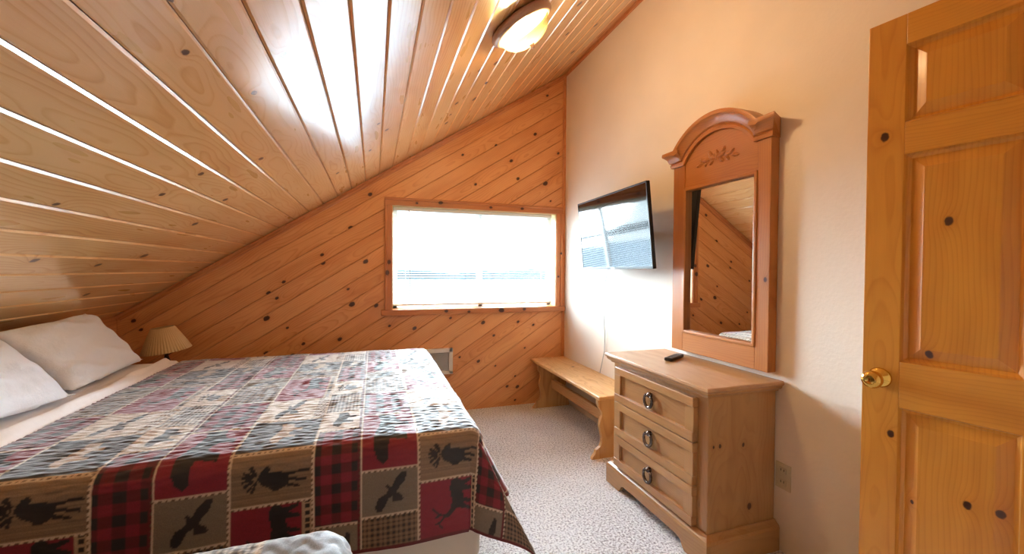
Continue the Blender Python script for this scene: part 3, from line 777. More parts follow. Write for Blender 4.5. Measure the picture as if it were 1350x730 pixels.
# low headboard of slats with turned posts
hb = bpy.data.objects.new('headboard', None); link(hb, bed)
hb.location = (BX0 + 0.02 - cx, 0, 0)
for yy in (-0.78, 0.78):
    MB().lathe([(0.001, 0), (0.022, 0), (0.022, 0.74), (0.016, 0.76), (0.022, 0.785), (0.014, 0.81), (0.001, 0.815)], 16, (0, yy, 0)).build('post', M['trimZ'], hb)
for zz in (0.55, 0.72): MB().box(-0.012, 0.012, -0.77, 0.77, zz, zz + 0.05, 0.006).build('rail', M['trimY'], hb)
bed2, cx2, cy2 = make_bed('bed', 'nearest bed whose quilted corner shows in the foreground', BX0 + 0.04, -0.06, 0.045, 0.995, 0.655)

# sheet folded down at the head
def make_sheet():
    nu, nv = 70, 150; rows = []
    x0, x1, y0, y1 = BX0 + 0.05, -1.06, BY0 - 0.012, BY1 + 0.012; zt = BZ + 0.006; r = 0.05; ext = 0.25
    for i in range(nu + 1):
        u = i / nu; x = x0 + (x1 - x0) * u; row = []
        for j in range(nv + 1):
            t = y0 + r - ext + (y1 - y0 - 2 * r + 2 * ext) * j / nv
            b = max(y0 + r - t, t - (y1 - r), 0); sg = -1 if t < (y0 + y1) / 2 else 1
            an = min(b / r, math.pi / 2); h = r * math.sin(an); v = r * (1 - math.cos(an)) + max(0, b - r * math.pi / 2)
            y = min(max(t, y0 + r), y1 - r) + sg * h
            w = 0.007 * math.sin(x * 34 + 2.2 * math.sin(t * 4.1) + t * 5) + 0.003 * math.sin(x * 71 + 3 * math.sin(t * 6 + 1)) + 0.003 * math.sin(t * 19 + 3 * math.sin(x * 9))
            fold = 0.026 * math.exp(-((x + 1.16 + 0.02 * math.sin(t * 5)) / 0.028) ** 2) + 0.010 * math.exp(-((x + 1.29 + 0.03 * math.sin(t * 3.1 + 1)) / 0.022) ** 2)
            under = 1 - min(1, max(0, (x + 1.125) / 0.02))          # smooth where the quilt lies on it
            pil = min(1, max(0, (x + 1.225) / 0.05)) * 0.9 + 0.1   # pressed flat under the pillows
            hgt = (0.006 + (abs(w) + fold) * pil) * under
            row.append((x, y, zt - v + (hgt if b == 0 else hgt * max(0, 1 - b / 0.08))))
        rows.append(row)
    mb = MB().grid(rows)
    o = mb.build('bed_sheet', M['sheet'])
    so = o.modifiers.new('thickness', 'SOLIDIFY'); so.thickness = 0.004
    return tag(o, 'blush white sheet folded down between pillows and quilt', 'sheet')
make_sheet()

def make_pillow(label, loc, rot, lx, ly, thick, seed, pinch=0.10):
    """lx long side (local x), ly short side (local y), inflated between two seams"""
    rs = random.Random(seed); nu, nv = 44, 32
    ph = [rs.uniform(0, 6.28) for _ in range(8)]
    def side(sgn):
        rows = []
        for i in range(nu + 1):
            u = -1 + 2 * i / nu; row = []
            for j in range(nv + 1):
                v = -1 + 2 * j / nv
                ex_ = 1 - pinch * (1 - v * v) * abs(u) ** 3; ey_ = 1 - pinch * (1 - u * u) * abs(v) ** 3
                x = u * lx / 2 * ey_ ** 0 * (1 - pinch * 0.6 * (1 - v * v) * u * u); y = v * ly / 2 * (1 - pinch * 0.6 * (1 - u * u) * v * v)
                inf = max(0, (1 - u ** 4)) ** 0.55 * max(0, (1 - v ** 4)) ** 0.55
                wr = 0.007 * math.sin(u * 6 + 3 * v + ph[0]) + 0.007 * math.sin(7 * (u + v) + ph[1] + math.sin(5 * v + ph[2])) + 0.004 * math.sin(12 * v - 5 * u + ph[3]) + 0.004 * math.sin(9 * u + 11 * v * abs(u) + ph[5]) * abs(u)
                z = sgn * (thick / 2 * inf + wr * inf)
                z += 0.02 * math.sin(2 * u + ph[4]) * (u * u)
                row.append((x, y, z))
            rows.append(row)
        return rows
    mb = MB().grid(side(1)); mb.grid([r_[::-1] for r_ in side(-1)])
    # seam flange at the edge
    o = mb.build('pillow', M['white_cloth'])
    bm = bmesh.new(); bm.from_mesh(o.data); bmesh.ops.remove_doubles(bm, verts=bm.verts, dist=0.0005); bmesh.ops.recalc_face_normals(bm, faces=bm.faces); bm.to_mesh(o.data); bm.free()
    o.location = loc; o.rotation_euler = rot
    mw = Matrix.LocRotScale(Vector(loc), rot, None); mi = mw.inverted()
    for v_ in o.data.vertices:                       # settles on the mattress, keeps clear of the slope
        q = mw @ v_.co
        if q.z < 0.705: q.z = 0.697 + max(0.0, (q.z - 0.60)) * 0.14
        gap = zc(q.x) - q.z
        if gap < 0.012: q.z -= 0.012 - gap
        v_.co = mi @ q
    return tag(o, label, 'pillow', 'pillows on the bed')
# local x -> along the bed's width (Y), leaning back against the headboard
def lean(deg, yawdeg=0, rolldeg=0):
    # columns: local x = Y axis, local y = up the lean, local z = facing the foot
    a_ = math.radians(deg)
    m3 = Matrix(((0, -math.cos(a_), math.sin(a_)), (1, 0, 0), (0, math.sin(a_), math.cos(a_)))).to_4x4()
    return (Matrix.Rotation(math.radians(yawdeg), 4, 'Z') @ m3 @ Matrix.Rotation(math.radians(rolldeg), 4, 'Z')).to_euler()
make_pillow('white pillow leaning at the far side of the bed, nearest the table lamp', (-1.405, 2.645, 0.825), lean(50, 0, 3), 0.68, 0.40, 0.16, 3)
make_pillow('white pillow at the near side of the bed, at the left edge of the picture', (-1.40, 1.945, 0.814), lean(45, -3, -5), 0.68, 0.40, 0.17, 9)

# ------------------------------------------------------------------ nightstand and table lamp
ns = thing('nightstand', 'low pine nightstand behind the bed carrying the table lamp', 'nightstand', (-1.36, 3.33, 0))
MB().box(-0.20, 0.20, -0.20, 0.20, 0.46, 0.485, 0.006).build('top', M['trimX'], ns)
MB().box(-0.18, 0.18, -0.18, 0.18, 0.10, 0.459, 0.003).build('body', M['trimZ'], ns)
for zz in (0.12, 0.29):
    d_ = MB().box(0.18, 0.195, -0.165, 0.165, zz, zz + 0.155, 0.004).build('drawer', M['trimY'], ns)
    MB().lathe([(0.001, 0), (0.014, 0.004), (0.016, 0.012), (0.008, 0.02)], 14).build('knob', M['bronze'], d_)
    d_.children[0].location = (0.19, 0, zz + 0.08); d_.children[0].rotation_euler = (0, math.pi / 2, 0)
for sx in (-0.16, 0.12):
    for sy in (-0.16, 0.12): MB().box(sx, sx + 0.04, sy, sy + 0.04, 0, 0.10, 0.003).build('foot', M['trimZ'], ns)
lamp = thing('table_lamp', 'table lamp with tan pleated shade on the nightstand', 'lamp', (-1.30, 3.30, 0.4855))
MB().lathe([(0.001, 0), (0.065, 0), (0.065, 0.012), (0.02, 0.03), (0.012, 0.06), (0.03, 0.10), (0.034, 0.125), (0.016, 0.16), (0.010, 0.19), (0.010, 0.25), (0.001, 0.25)], 24).build('base', M['iron'], lamp)
mb = MB(); rows = []
NP = 96
for i in range(NP):
    a_ = 2 * math.pi * i / NP; q = 1 + (0.012 if i % 2 else -0.012)
    rows.append([(r_ * q * math.cos(a_), r_ * q * math.sin(a_), z_) for r_, z_ in ((0.134, 0.0), (0.115, 0.045), (0.092, 0.095), (0.062, 0.155))])
mb.grid(rows, False, True)
sh = mb.build('lamp_shade', M['shade'], lamp); sh.location = (0, 0, 0.218); sh.rotation_euler = (math.radians(3), math.radians(-7), 0)
so = sh.modifiers.new('thickness', 'SOLIDIFY'); so.thickness = 0.002
for a_ in (0, 2.1, 4.2):
    MB().tube([(0.01 * math.cos(a_), 0.01 * math.sin(a_), 0.19), (0.05 * math.cos(a_), 0.05 * math.sin(a_), 0.215), (0.085 * math.cos(a_), 0.085 * math.sin(a_), 0.29)], 0.003, 6).build('harp_arm', M['iron'], lamp)

# ------------------------------------------------------------------ wall heater behind the bed
ht = thing('wall_heater', 'white framed wall heater with grey grille on the plank wall behind the bed', 'heater', (0.47, YF - 0.002, 0.34))
hw = 0.185
for q in ((-hw, -hw + 0.035, 0, 0.225), (hw - 0.035, hw, 0, 0.225), (-hw, hw, 0.19, 0.225), (-hw, hw, 0, 0.03)):
    MB().box(q[0], q[1], -0.03, 0, q[2], q[3], 0.004).build('frame', M['white_metal'], ht)
for i in range(12):
    MB().box(-hw + 0.035, hw - 0.035, -0.022, -0.014, 0.034 + i * 0.013, 0.042 + i * 0.013, 0.001, 1).build('louvre', M['grey_grille'], ht)
MB().box(-hw + 0.03, hw - 0.03, -0.010, 0.0, 0.028, 0.195).build('back_plate', M['grey_grille'], ht)

# ------------------------------------------------------------------ bench
bn = thing('bench', 'low pine trestle bench in the corner under the television', 'bench', (1.56, 2.95, 0))
def bpart(nm, mb, mat): return mb.build(nm, mat, bn)
BXa, BXb, BYa, BYb = 1.385 - 1.56, 1.728 - 1.56, 2.335 - 2.95, 3.572 - 2.95
o = bpart('seat', MB().box(BXa, BXb, BYa, BYb, 0.405, 0.430, 0.007, 3), M['benchY'])
o['knot_a'] = [0.2, 0.05, 0.012]
ctr = (BXa + BXb) / 2; hwid = (BXb - BXa) / 2
def leg_poly():
    # half outline of the scalloped end board, from top to foot (distance from the centre line, height)
    half = [(0.150, 0.405), (0.150, 0.375), (0.145, 0.345), (0.122, 0.315), (0.118, 0.285), (0.130, 0.250), (0.136, 0.215), (0.126, 0.175), (0.116, 0.140), (0.118, 0.105), (0.128, 0.080), (0.150, 0.066), (0.160, 0.060), (0.164, 0.040), (0.186, 0.012), (0.190, 0.0)]
    half = [(min(a_, 0.19), z_) for a_, z_ in half]
    return [(ctr + min(a_, hwid - 0.002), z_) for a_, z_ in half] + [(ctr - a_, z_) for a_, z_ in half[::-1]]
for yy in (BYa + 0.05, BYb - 0.13):
    o = bpart('leg', MB().prism(leg_poly(), 1, yy, yy + 0.028, bevel=0.002), M['benchZ'])
bpart('stretcher', MB().box(ctr - 0.016, ctr + 0.014, BYa + 0.078, BYb - 0.13, 0.175, 0.255, 0.004), M['benchY'])

# ------------------------------------------------------------------ dresser
ds = thing('dresser', 'honey pine three-drawer dresser against the plaster wall', 'dresser', (1.51, 1.74, 0))
ox, oy = 1.51, 1.74
def dpart(nm, mb, mat, parent=None): return mb.build(nm, mat, parent or ds)
FX = 1.345                                   # front of the carcass
Y0, Y1 = 1.378, 2.098; ZT = 0.765
b_ = MB().box(FX - ox, 1.728 - ox, Y0 - oy, Y1 - oy, 0.11, 0.715, 0.003)
o = dpart('body', b_, M['dresW']); o['knot_a'] = [0.21, 0.07, 0.013]; o['knot_b'] = [0.50, -0.10, 0.008]; o['knot_c'] = [0.50, -0.135, 0.006]; o['knot_d'] = [0.49, 0.03, 0.008]
# ogee top
prof = [(0.0, 0.715), (-0.010, 0.715), (-0.013, 0.722), (-0.024, 0.728), (-0.030, 0.736), (-0.030, 0.742), (-0.036, 0.745), (-0.040, 0.752), (-0.038, 0.761), (-0.034, 0.765), (0.0, 0.765)]
def ring_mould(prof, x0, x1, y0, y1, cap_top=True):
    """moulding round front and both ends; profile offset grows outwards (negative = out)"""
    mb = MB(); rows = []
    for off, z in prof:
        rows.append([(x1, y0 + off, z), (x0 + off, y0 + off, z), (x0 + off, y1 - off, z), (x1, y1 - off, z)])
    n = len(rows)
    vsl = [p_ for r_ in rows for p_ in r_]; fs = []
    for i in range(n - 1):
        for j in range(3): fs.append((i * 4 + j, i * 4 + j + 1, (i + 1) * 4 + j + 1, (i + 1) * 4 + j))
        fs.append((i * 4 + 3, i * 4, (i + 1) * 4, (i + 1) * 4 + 3))
    fs.append((0, 3, 2, 1)); fs.append(tuple((n - 1) * 4 + j for j in range(4)))
    mb.add(vsl, fs); return mb
o = ring_mould(prof, FX - 0.005 - ox, 1.728 - ox, Y0 - oy, Y1 - oy).build('top', M['dresY'], ds, fixn=True)
# waist moulding under the top
# base plinth with cut-out bracket feet
ring_mould([(0.012, 0.13), (-0.006, 0.13), (-0.012, 0.122), (-0.026, 0.112), (-0.030, 0.100), (0.0, 0.100)], FX - ox, 1.728 - ox, Y0 - oy, Y1 - oy).build('base_moulding', M['dresY'], ds, fixn=True)
ya, yb = Y0 - 0.030 - oy, Y1 + 0.030 - oy
front = [(ya, 0), (ya + 0.13, 0), (ya + 0.145, 0.018), (ya + 0.155, 0.036), (ya + 0.175, 0.045), (ya + 0.26, 0.047), (yb - 0.26, 0.047), (yb - 0.175, 0.045), (yb - 0.155, 0.036), (yb - 0.145, 0.018), (yb - 0.13, 0), (yb, 0), (yb, 0.1005), (ya, 0.1005)]
dpart('plinth', MB().prism(front, 0, FX - 0.030 - ox, FX - 0.008 - ox, bevel=0.0015), M['dresY'])
for yy in (ya, yb - 0.022):
    dpart('plinth_end', MB().box(FX - 0.008 - ox, 1.728 - ox, yy, yy + 0.022, 0, 0.1005, 0.002), M['dresX'])
# drawers
dy0, dy1 = 1.436 - oy, 2.052 - oy
fx = FX - ox
for k, (z0, z1) in enumerate(((0.505, 0.700), (0.313, 0.500), (0.134, 0.308))):
    dw = bpy.data.objects.new('drawer', None); link(dw, ds); dw.location = (fx, (dy0 + dy1) / 2, (z0 + z1) / 2)
    hy, hz = (dy1 - dy0) / 2, (z1 - z0) / 2
    rw, rh = 0.052, 0.042
    th_ = 0.030
    MB().box(-0.012, 0.0, -hy + 0.004, hy - 0.004, -hz + 0.004, hz - 0.004, 0.001).build('panel', M['dresY'], dw)
    for zz in ((hz - rh, hz), (-hz, -hz + rh)):
        MB().box(-th_, 0, -hy, hy, zz[0], zz[1], 0.003).build('rail', M['dresY'], dw)
    for yy in ((-hy, -hy + rw), (hy - rw, hy)):
        MB().box(-th_ + 0.004, 0, yy[0], yy[1], -hz + rh, hz - rh, 0.002).build('stile', M['dresZ'], dw)
    # twisted ring pull on a round boss
    pu = MB()
    pts = []
    for i in range(22):
        a_ = math.radians(50 + 260 * i / 21 + 180 - 180)
        a_ = math.radians(130 + 280 * i / 21)
        pts.append((-0.030, 0.030 * math.cos(a_), -0.008 + 0.034 * math.sin(a_)))
    pu.tube(pts, 0.0076, 8, taper=[0.75 + 0.25 * math.sin(math.pi * i / 21) + (0.12 if i % 2 else 0) for i in range(22)])
    po_ = pu.build('pull', M['bronze'], dw)
    bs = MB()
    bo = bs.lathe([(0.001, 0.02), (0.012, 0.018), (0.014, 0.008), (0.012, 0.0)], 16).build('pull_boss', M['bronze'], dw)
    bo.location = (-0.012, 0, 0.020); bo.rotation_euler = (0, -math.pi / 2, 0)
    bo = MB().lathe([(0.001, 0.012), (0.007, 0.010), (0.007, 0.0)], 12).build('pull_pin', M['bronze'], dw)
    bo.location = (-0.026, 0, 0.020); bo.rotation_euler = (0, -math.pi / 2, 0)

# remote control
rc = thing('remote_control', 'black remote control lying on the dresser top', 'remote', (1.575, 1.865, ZT + 0.001), (0, 0, math.radians(-62)))
MB().box(-0.022, 0.022, -0.085, 0.085, 0, 0.018, 0.006, 3).build('case', M['black'], rc)
for i in range(6):
    for j in range(3):
        MB().box(-0.014 + j * 0.011, -0.007 + j * 0.011, -0.06 + i * 0.018, -0.052 + i * 0.018, 0.0175, 0.0195, 0.001, 1).build('button', M['button'], rc)

# ------------------------------------------------------------------ mirror
mr = thing('wall_mirror', 'tall pine framed mirror with arched crown above the dresser', 'mirror', (XR, 1.70, 0.795))
my, mz = 1.70, 0.795
def mp(nm, mb, mat, fixn=False): return mb.build(nm, mat, mr, fixn)
Ya, Yb = 1.383 - my, 2.015 - my               # outer edges
ga, gb_ = 1.452 - my, 1.925 - my              # glass opening
gz0, gz1 = 0.105, 0.925
FXm = -0.052
for y0_, y1_ in ((Ya, ga), (gb_, Yb)):
    o = mp('stile', MB().box(FXm, -0.002, y0_, y1_, 0, 1.085, 0.003), M['mirZ'])
mr.children[0]['knot_a'] = [0.42, mr.children[0].location.y + Ya + 0.02, 0.010]
mp('rail', MB().box(FXm, -0.002, ga, gb_, 0, gz0, 0.003), M['mirY'])
# arch geometry
cyc = (Ya + Yb) / 2; flat = 0.085; half = (Yb - Ya) / 2
ra = half - flat; zf = 1.065; rise = 0.125
Rr = (ra * ra + rise * rise) / (2 * rise); amax = math.asin(ra / Rr)
arc_pts = [(cyc + Rr * math.sin(-amax + 2 * amax * i / 28), zf + rise - Rr + Rr * math.cos(-amax + 2 * amax * i / 28)) for i in range(29)]
head = [(ga, gz1), (gb_, gz1), (gb_, zf)] + [p_ for p_ in arc_pts[::-1] if ga < p_[0] < gb_] + [(ga, zf)]
o = mp('head_panel', MB().prism(head, 0, FXm + 0.006, -0.004), M['mirY'])
o['knot_a'] = [-0.03, -0.0, 0.0]
# moulding round the glass
gm = 0.016
for q in ((ga - 0.002, ga + gm, gz0, gz1), (gb_ - gm, gb_ + 0.002, gz0, gz1)):
    mp('bead', MB().box(FXm - 0.006, -0.02, q[0], q[1], q[2], q[3], 0.005, 3), M['mirZ'])
for q in ((gz0 - 0.002, gz0 + gm), (gz1 - gm, gz1 + 0.002)):
    mp('bead', MB().box(FXm - 0.006, -0.02, ga, gb_, q[0], q[1], 0.005, 3), M['mirY'])
mp('glass', MB().box(-0.034, -0.028, ga + 0.004, gb_ - 0.004, gz0 + 0.004, gz1 - 0.004), M['mirror'])
mp('back_board', MB().box(-0.027, -0.004, ga, gb_, gz0, gz1), M['mirZ'])
# crown: profile swept over flat - arch - flat
path = [(Ya - 0.002, zf - 0.0)] + [(arc_pts[0][0] - 0.004, zf)] + arc_pts + [(arc_pts[-1][0] + 0.004, zf)] + [(Yb + 0.002, zf)]
cprof = [(-0.006, 0.0), (-0.006, 0.062), (0.010, 0.066), (0.018, 0.060), (0.024, 0.070), (0.045, 0.078), (0.060, 0.092), (0.064, 0.098), (0.072, 0.100), (0.084, 0.098), (0.084, 0.0)]
rows = []
n = len(path)
for i, (y_, z_) in enumerate(path):
    p0 = path[max(0, i - 1)]; p1 = path[min(n - 1, i + 1)]
    if i in (0, 1): t_ = Vector((1, 0))
    elif i in (n - 1, n - 2): t_ = Vector((1, 0))
    else: t_ = Vector((p1[0] - p0[0], p1[1] - p0[1])).normalized()
    nn = Vector((-t_.y, t_.x))
    if i in (2, n - 3): nn = (nn + Vector((0, 1))).normalized()
    out = []
    for a_, b2 in cprof:
        yy = y_ + nn.x * a_; zz = z_ + nn.y * a_
        if i == 0: yy -= max(0, b2 - 0.052)
        if i == n - 1: yy += max(0, b2 - 0.052)
        out.append((-b2 if b2 > 0 else -0.002, yy, zz))
    rows.append(out)
mb = MB()
m_ = len(cprof)
vsl = [p_ for r_ in rows for p_ in r_]; fs = []
for i in range(n - 1):
    for j in range(m_):
        fs.append((i * m_ + j, i * m_ + (j + 1) % m_, (i + 1) * m_ + (j + 1) % m_, (i + 1) * m_ + j))
fs.append(tuple(range(m_ - 1, -1, -1))); fs.append(tuple((n - 1) * m_ + j for j in range(m_)))
mb.add(vsl, fs, True)
o = mp('crown', mb, M['mirY'], True); sharp(o, 35)
# carved oak-leaf spray
def leaf(mb, y_, z_, ang, ln, wd):
    pts = []
    nl = 12
    for i in range(nl + 1):
        t_ = i / nl; w_ = wd * math.sin(math.pi * min(1, t_ * 1.02)) ** 0.7 * (1 + 0.28 * math.sin(t_ * 19)); row = []
        for j in range(7):
            q = -1 + j / 3; hgt = 0.009 * (1 - q * q) * math.sin(math.pi * t_) ** 0.5
            lx_, lw = t_ * ln, q * w_
            row.append((FXm + 0.006 - 0.001 - hgt, y_ + lx_ * math.cos(ang) - lw * math.sin(ang), z_ + lx_ * math.sin(ang) + lw * math.cos(ang)))
        pts.append(row)
    mb.grid(pts)
mb = MB()
zl = 1.045
for sgn in (-1, 1):
    for (dx_, dz_, an, ln, wd) in ((0.0, 0.0, 20, 0.06, 0.014), (0.03, 0.012, 55, 0.045, 0.012), (0.045, 0.0, 5, 0.06, 0.012), (0.08, -0.002, 35, 0.04, 0.010), (0.09, -0.008, -10, 0.055, 0.009), (0.02, -0.008, -35, 0.035, 0.010), (0.06, -0.010, -40, 0.03, 0.008)):
        a_ = math.radians(an)
        leaf(mb, cyc + sgn * dx_, zl + dz_, a_ if sgn > 0 else math.pi - a_, ln, wd)
leaf(mb, cyc, zl - 0.01, math.pi / 2, 0.055, 0.014)
o = mp('carving', mb, M['mirY'])

# ------------------------------------------------------------------ television
tvw, tvh = 0.90, 0.90 * 9 / 16 * 1.02
tv = thing('television', 'black flat television on a wall arm tilted down, reflecting the window', 'television', (1.541, 2.476, 1.518))
yw, ti, ro = 0.028, 0.103, 0.004
nrm = Vector((-math.cos(yw) * math.cos(ti), math.sin(yw) * math.cos(ti), -math.sin(ti)))
rgt = Vector((-math.sin(yw), -math.cos(yw), 0)); upv = nrm.cross(rgt)
if upv.z < 0: upv = -upv
rg2 = math.cos(ro) * rgt + math.sin(ro) * upv; up2 = math.cos(ro) * upv - math.sin(ro) * rgt
# local: x right, y up, z out of the screen
tv.matrix_world = Matrix(((rg2.x, up2.x, nrm.x, 1.541), (rg2.y, up2.y, nrm.y, 2.476), (rg2.z, up2.z, nrm.z, 1.518), (0, 0, 0, 1)))
MB().box(-tvw / 2, tvw / 2, -tvh / 2, tvh / 2, -0.022, 0.0, 0.004, 3).build('housing', M['black'], tv)
MB().box(-0.30, 0.30, -0.20, 0.12, -0.050, -0.0215, 0.012, 3).build('rear_cover', M['black'], tv)
bz_ = 0.009
MB().box(-tvw / 2 + bz_, tvw / 2 - bz_, -tvh / 2 + 0.016, tvh / 2 - bz_, -0.001, 0.0012).build('screen', M['screen'], tv)
for q in ((-tvw / 2, tvw / 2, tvh / 2 - bz_, tvh / 2), (-tvw / 2, tvw / 2, -tvh / 2, -tvh / 2 + 0.016), (-tvw / 2, -tvw / 2 + bz_, -tvh / 2, tvh / 2), (tvw / 2 - bz_, tvw / 2, -tvh / 2, tvh / 2)):
    MB().box(q[0], q[1], q[2], q[3], -0.002, 0.004, 0.0015).build('bezel', M['black'], tv)
MB().box(-0.025, 0.025, -tvh / 2 + 0.003, -tvh / 2 + 0.013, 0.0035, 0.0050).build('badge', M['grey_grille'], tv)
mt = thing('wall_mount', 'black swivel arm bracket holding the television to the wall', 'bracket', (XR, 2.50, 1.50))
MB().box(-0.018, 0.0, -0.06, 0.06, -0.13, 0.13, 0.004).build('wall_plate', M['black'], mt)
MB().box(-0.12, -0.01, -0.02, 0.02, -0.03, 0.03, 0.004).build('arm', M['black'], mt)
# cable
cb = MB().tube([(1.63, 2.62, 1.30), (1.655, 2.70, 1.22), (1.69, 2.80, 1.10), (1.716, 2.84, 0.95), (1.722, 2.83, 0.75), (1.724, 2.835, 0.62), (1.724, 2.875, 0.50), (1.722, 2.89, 0.45), (1.720, 2.89, 0.432)], 0.0032, 6).build('power_cable', M['cable'])
tag(cb, 'thin grey cable hanging from the television down behind the bench', 'cable')

# ------------------------------------------------------------------ outlet
ol = thing('wall_outlet', 'almond power outlet low on the plaster wall beside the dresser', 'outlet', (XR, 1.338, 0.34))
MB().box(-0.006, 0.0, -0.036, 0.036, -0.058, 0.058, 0.003, 3).build('cover_plate', M['almond'], ol)
for zz in (-0.026, 0.026):
    rcp = MB().box(-0.0085, -0.005, -0.017, 0.017, zz - 0.014, zz + 0.014, 0.004, 3).build('receptacle', M['almond'], ol)
    for yy in (-0.007, 0.007): MB().box(-0.0092, -0.008, yy - 0.0014, yy + 0.0014, zz - 0.002, zz + 0.008).build('slot', M['dark_gap'], rcp)

# ------------------------------------------------------------------ door
DA = math.radians(10)
door = bpy.data.objects.new('door_1', None); link(door); door['kind'] = 'structure'
door['label'] = 'six-panel pine door standing open against the right wall'
du = Vector((math.sin(DA), -math.cos(DA), 0)); dn = Vector((-math.cos(DA), -math.sin(DA), 0))    # along the leaf, out towards the room
dorg = Vector((1.505, 0.89, 0)) - du * 0.010
# local: x along the leaf from the free edge, y = into the wall side (away from the room), z up
door.matrix_world = Matrix(((du.x, -dn.x, 0, dorg.x), (du.y, -dn.y, 0, dorg.y), (0, 0, 1, 0.012), (0, 0, 0, 1)))
DW, DTH = 0.765, 0.036
MATL = {}
def wood_door(axis): return M['doorL' + axis]
# door materials along the leaf use the local x axis
M['doorLX'] = wood('door_pine_rail', *do, axis='X', rough=0.34, contrast=0.4, coat=0.1, vary=0.05)
M['doorLZ'] = wood('door_pine_stile', *do, axis='W', rough=0.34, contrast=0.4, coat=0.1, vary=0.05)
def dbox(nm, x0, x1, z0, z1, mat, y0=0.0, y1=DTH, b=0.002): return MB().box(x0, x1, y0, y1, z0 - 0.012, z1 - 0.012, b).build(nm, mat, door)
ztop = 2.030
S1 = 0.092; c0, c1 = 0.334, 0.431
o = dbox('stile', 0, S1, 0.012, ztop, M['doorLZ']); o['knot_a'] = [1.66, 0.045, 0.012]; o['knot_b'] = [0.74, 0.075, 0.010]
dbox('stile', DW - S1, DW, 0.012, ztop, M['doorLZ']); dbox('mullion', c0, c1, 0.2, ztop - 0.09, M['doorLZ'])
rails = [(0.012, 0.22), (0.838, 0.979), (1.608, 1.706), (1.938, ztop)]
for z0, z1 in rails: dbox('rail', S1, DW - S1, z0, z1, M['doorLX'])
def raised(nm, x0, x1, z0, z1, knots=()):
    """raised panel: sunk edge, bevelled field, on both faces"""
    mb = MB()
    e = 0.012; bw_ = 0.042
    z0 -= 0.012; z1 -= 0.012
    for sgn, yb_ in ((1, 0.0), (-1, DTH)):
        def yy(d_): return yb_ + sgn * d_
        rings = [(0.0, 0.001), (0.004, 0.011), (e, 0.0165), (e + 0.002, 0.0172), (bw_, 0.006), (bw_ + 0.003, 0.0045)]
        vsl = []; fs = []
        for off, d_ in rings:
            vsl += [(x0 + off, yy(d_), z0 + off), (x1 - off, yy(d_), z0 + off), (x1 - off, yy(d_), z1 - off), (x0 + off, yy(d_), z1 - off)]
        for i in range(len(rings) - 1):
            for j in range(4): fs.append((i * 4 + j, i * 4 + (j + 1) % 4, (i + 1) * 4 + (j + 1) % 4, (i + 1) * 4 + j))
        l_ = (len(rings) - 1) * 4; fs.append((l_, l_ + 1, l_ + 2, l_ + 3))
        mb.add(vsl, fs)
    o = mb.build(nm, M['doorLZ'], door, fixn=False)
    for c, kk in zip('abcd', knots): o['knot_' + c] = list(kk)
    return o
for x0, x1, kk in ((S1, c0, 1), (c1, DW - S1, 0)):
    raised('panel', x0, x1, 1.706, 1.938)
    raised('panel', x0, x1, 0.979, 1.608, ((1.385, 0.19, 0.011), (1.0, 0.155, 0.010)) if kk else ())
    raised('panel', x0, x1, 0.22, 0.838, ((0.60, 0.24, 0.010), (0.605, 0.30, 0.010), (0.55, 0.125, 0.005)) if kk else ())
# knob with rosette on both faces
kb = bpy.data.objects.new('door_knob', None); link(kb, door); kb.location = (0.046, 0, 0.921 - 0.012)
for sgn in (1, -1):
    mb = MB().lathe([(0.001, 0.0), (0.030, 0.0), (0.031, 0.004), (0.026, 0.009), (0.014, 0.012), (0.011, 0.016), (0.011, 0.030), (0.018, 0.036), (0.026, 0.046), (0.0275, 0.056), (0.024, 0.066), (0.014, 0.072), (0.012, 0.0715), (0.001, 0.0715)], 28)
    o = mb.build('knob', M['brass'], kb); o.rotation_euler = (math.pi / 2 if sgn > 0 else -math.pi / 2, 0, 0)
    o.location = (0, 0 if sgn > 0 else DTH, 0)
for zz in (0.25, 1.05, 1.82):
    MB().tube([(DW + 0.002, 0.03, zz - 0.045), (DW + 0.002, 0.03, zz + 0.045)], 0.006, 8).build('hinge', M['brass'], door)

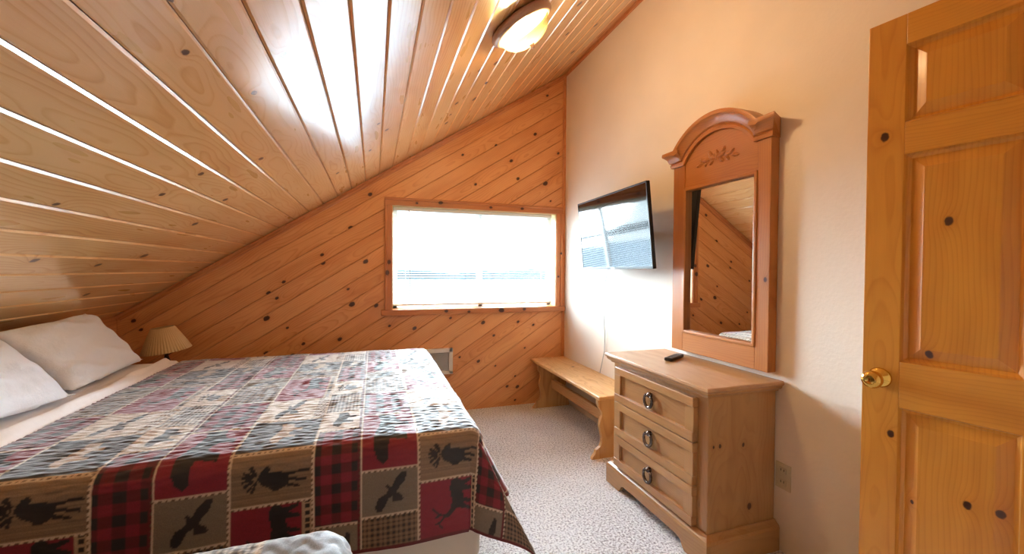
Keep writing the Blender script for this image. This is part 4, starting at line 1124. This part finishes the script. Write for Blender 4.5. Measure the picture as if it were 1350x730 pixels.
# ------------------------------------------------------------------ ceiling lamp
lcx, lcy = 0.645, 1.845
cl_ = thing('ceiling_light', 'lit flush ceiling light with amber glass bowl on the sloped planks', 'light')
axz = Vector((-SN, 0, CS)); axx = Vector((CS, 0, SN)); axy = axz.cross(axx)
pos = Vector((lcx, lcy, zc(lcx)))
cl_.matrix_world = Matrix(((axx.x, axy.x, axz.x, pos.x), (axx.y, axy.y, axz.y, pos.y), (axx.z, axy.z, axz.z, pos.z), (0, 0, 0, 1)))
MB().lathe([(0.001, -0.001), (0.135, -0.001), (0.150, -0.006), (0.158, -0.018), (0.156, -0.032), (0.146, -0.042), (0.136, -0.044), (0.130, -0.040), (0.128, -0.020), (0.001, -0.015)], 48).build('rim', M['nickel'], cl_)
rows = []
for i in range(72):
    a_ = 2 * math.pi * i / 72; rib = 1 + 0.012 * math.cos(a_ * 12)
    rows.append([(r_ * (rib if 0.02 < r_ < 0.128 else 1) * math.cos(a_), r_ * (rib if 0.02 < r_ < 0.128 else 1) * math.sin(a_), z_) for r_, z_ in ((0.129, -0.036), (0.128, -0.048), (0.121, -0.060), (0.119, -0.066), (0.110, -0.082), (0.092, -0.098), (0.066, -0.110), (0.036, -0.117), (0.010, -0.120))])
MB().grid(rows, True, True).build('glass_bowl', M['bowl'], cl_)
MB().lathe([(0.012, -0.116), (0.014, -0.120), (0.009, -0.126), (0.010, -0.131), (0.006, -0.138), (0.001, -0.140)], 16).build('finial', M['nickel'], cl_)

# fill light added in the unseen hall to brighten the room through the doorway
hl = thing('hall_fill_light', 'added round fill light in the unseen hallway beyond the doorway', 'light', (XR + 0.7, -0.3, 2.398))
MB().lathe([(0.001, 0), (0.12, 0), (0.12, -0.02), (0.10, -0.05), (0.05, -0.07), (0.001, -0.075)], 24).build('diffuser', M['bowl'], hl)

def bulb(parent, z, watts, colr, size):
    l_ = bpy.data.lights.new('bulb', 'POINT'); l_.energy = watts; l_.color = colr; l_.shadow_soft_size = size
    b2 = bpy.data.objects.new('bulb', l_); link(b2, parent); b2.location = (0, 0, z)
bulb(cl_, -0.075, 43.0, (1.0, 0.80, 0.56), 0.04)
bulb(hl, -0.10, 14.0, (0.95, 0.97, 1.0), 0.25)  # neutral fill from the added hall fixture
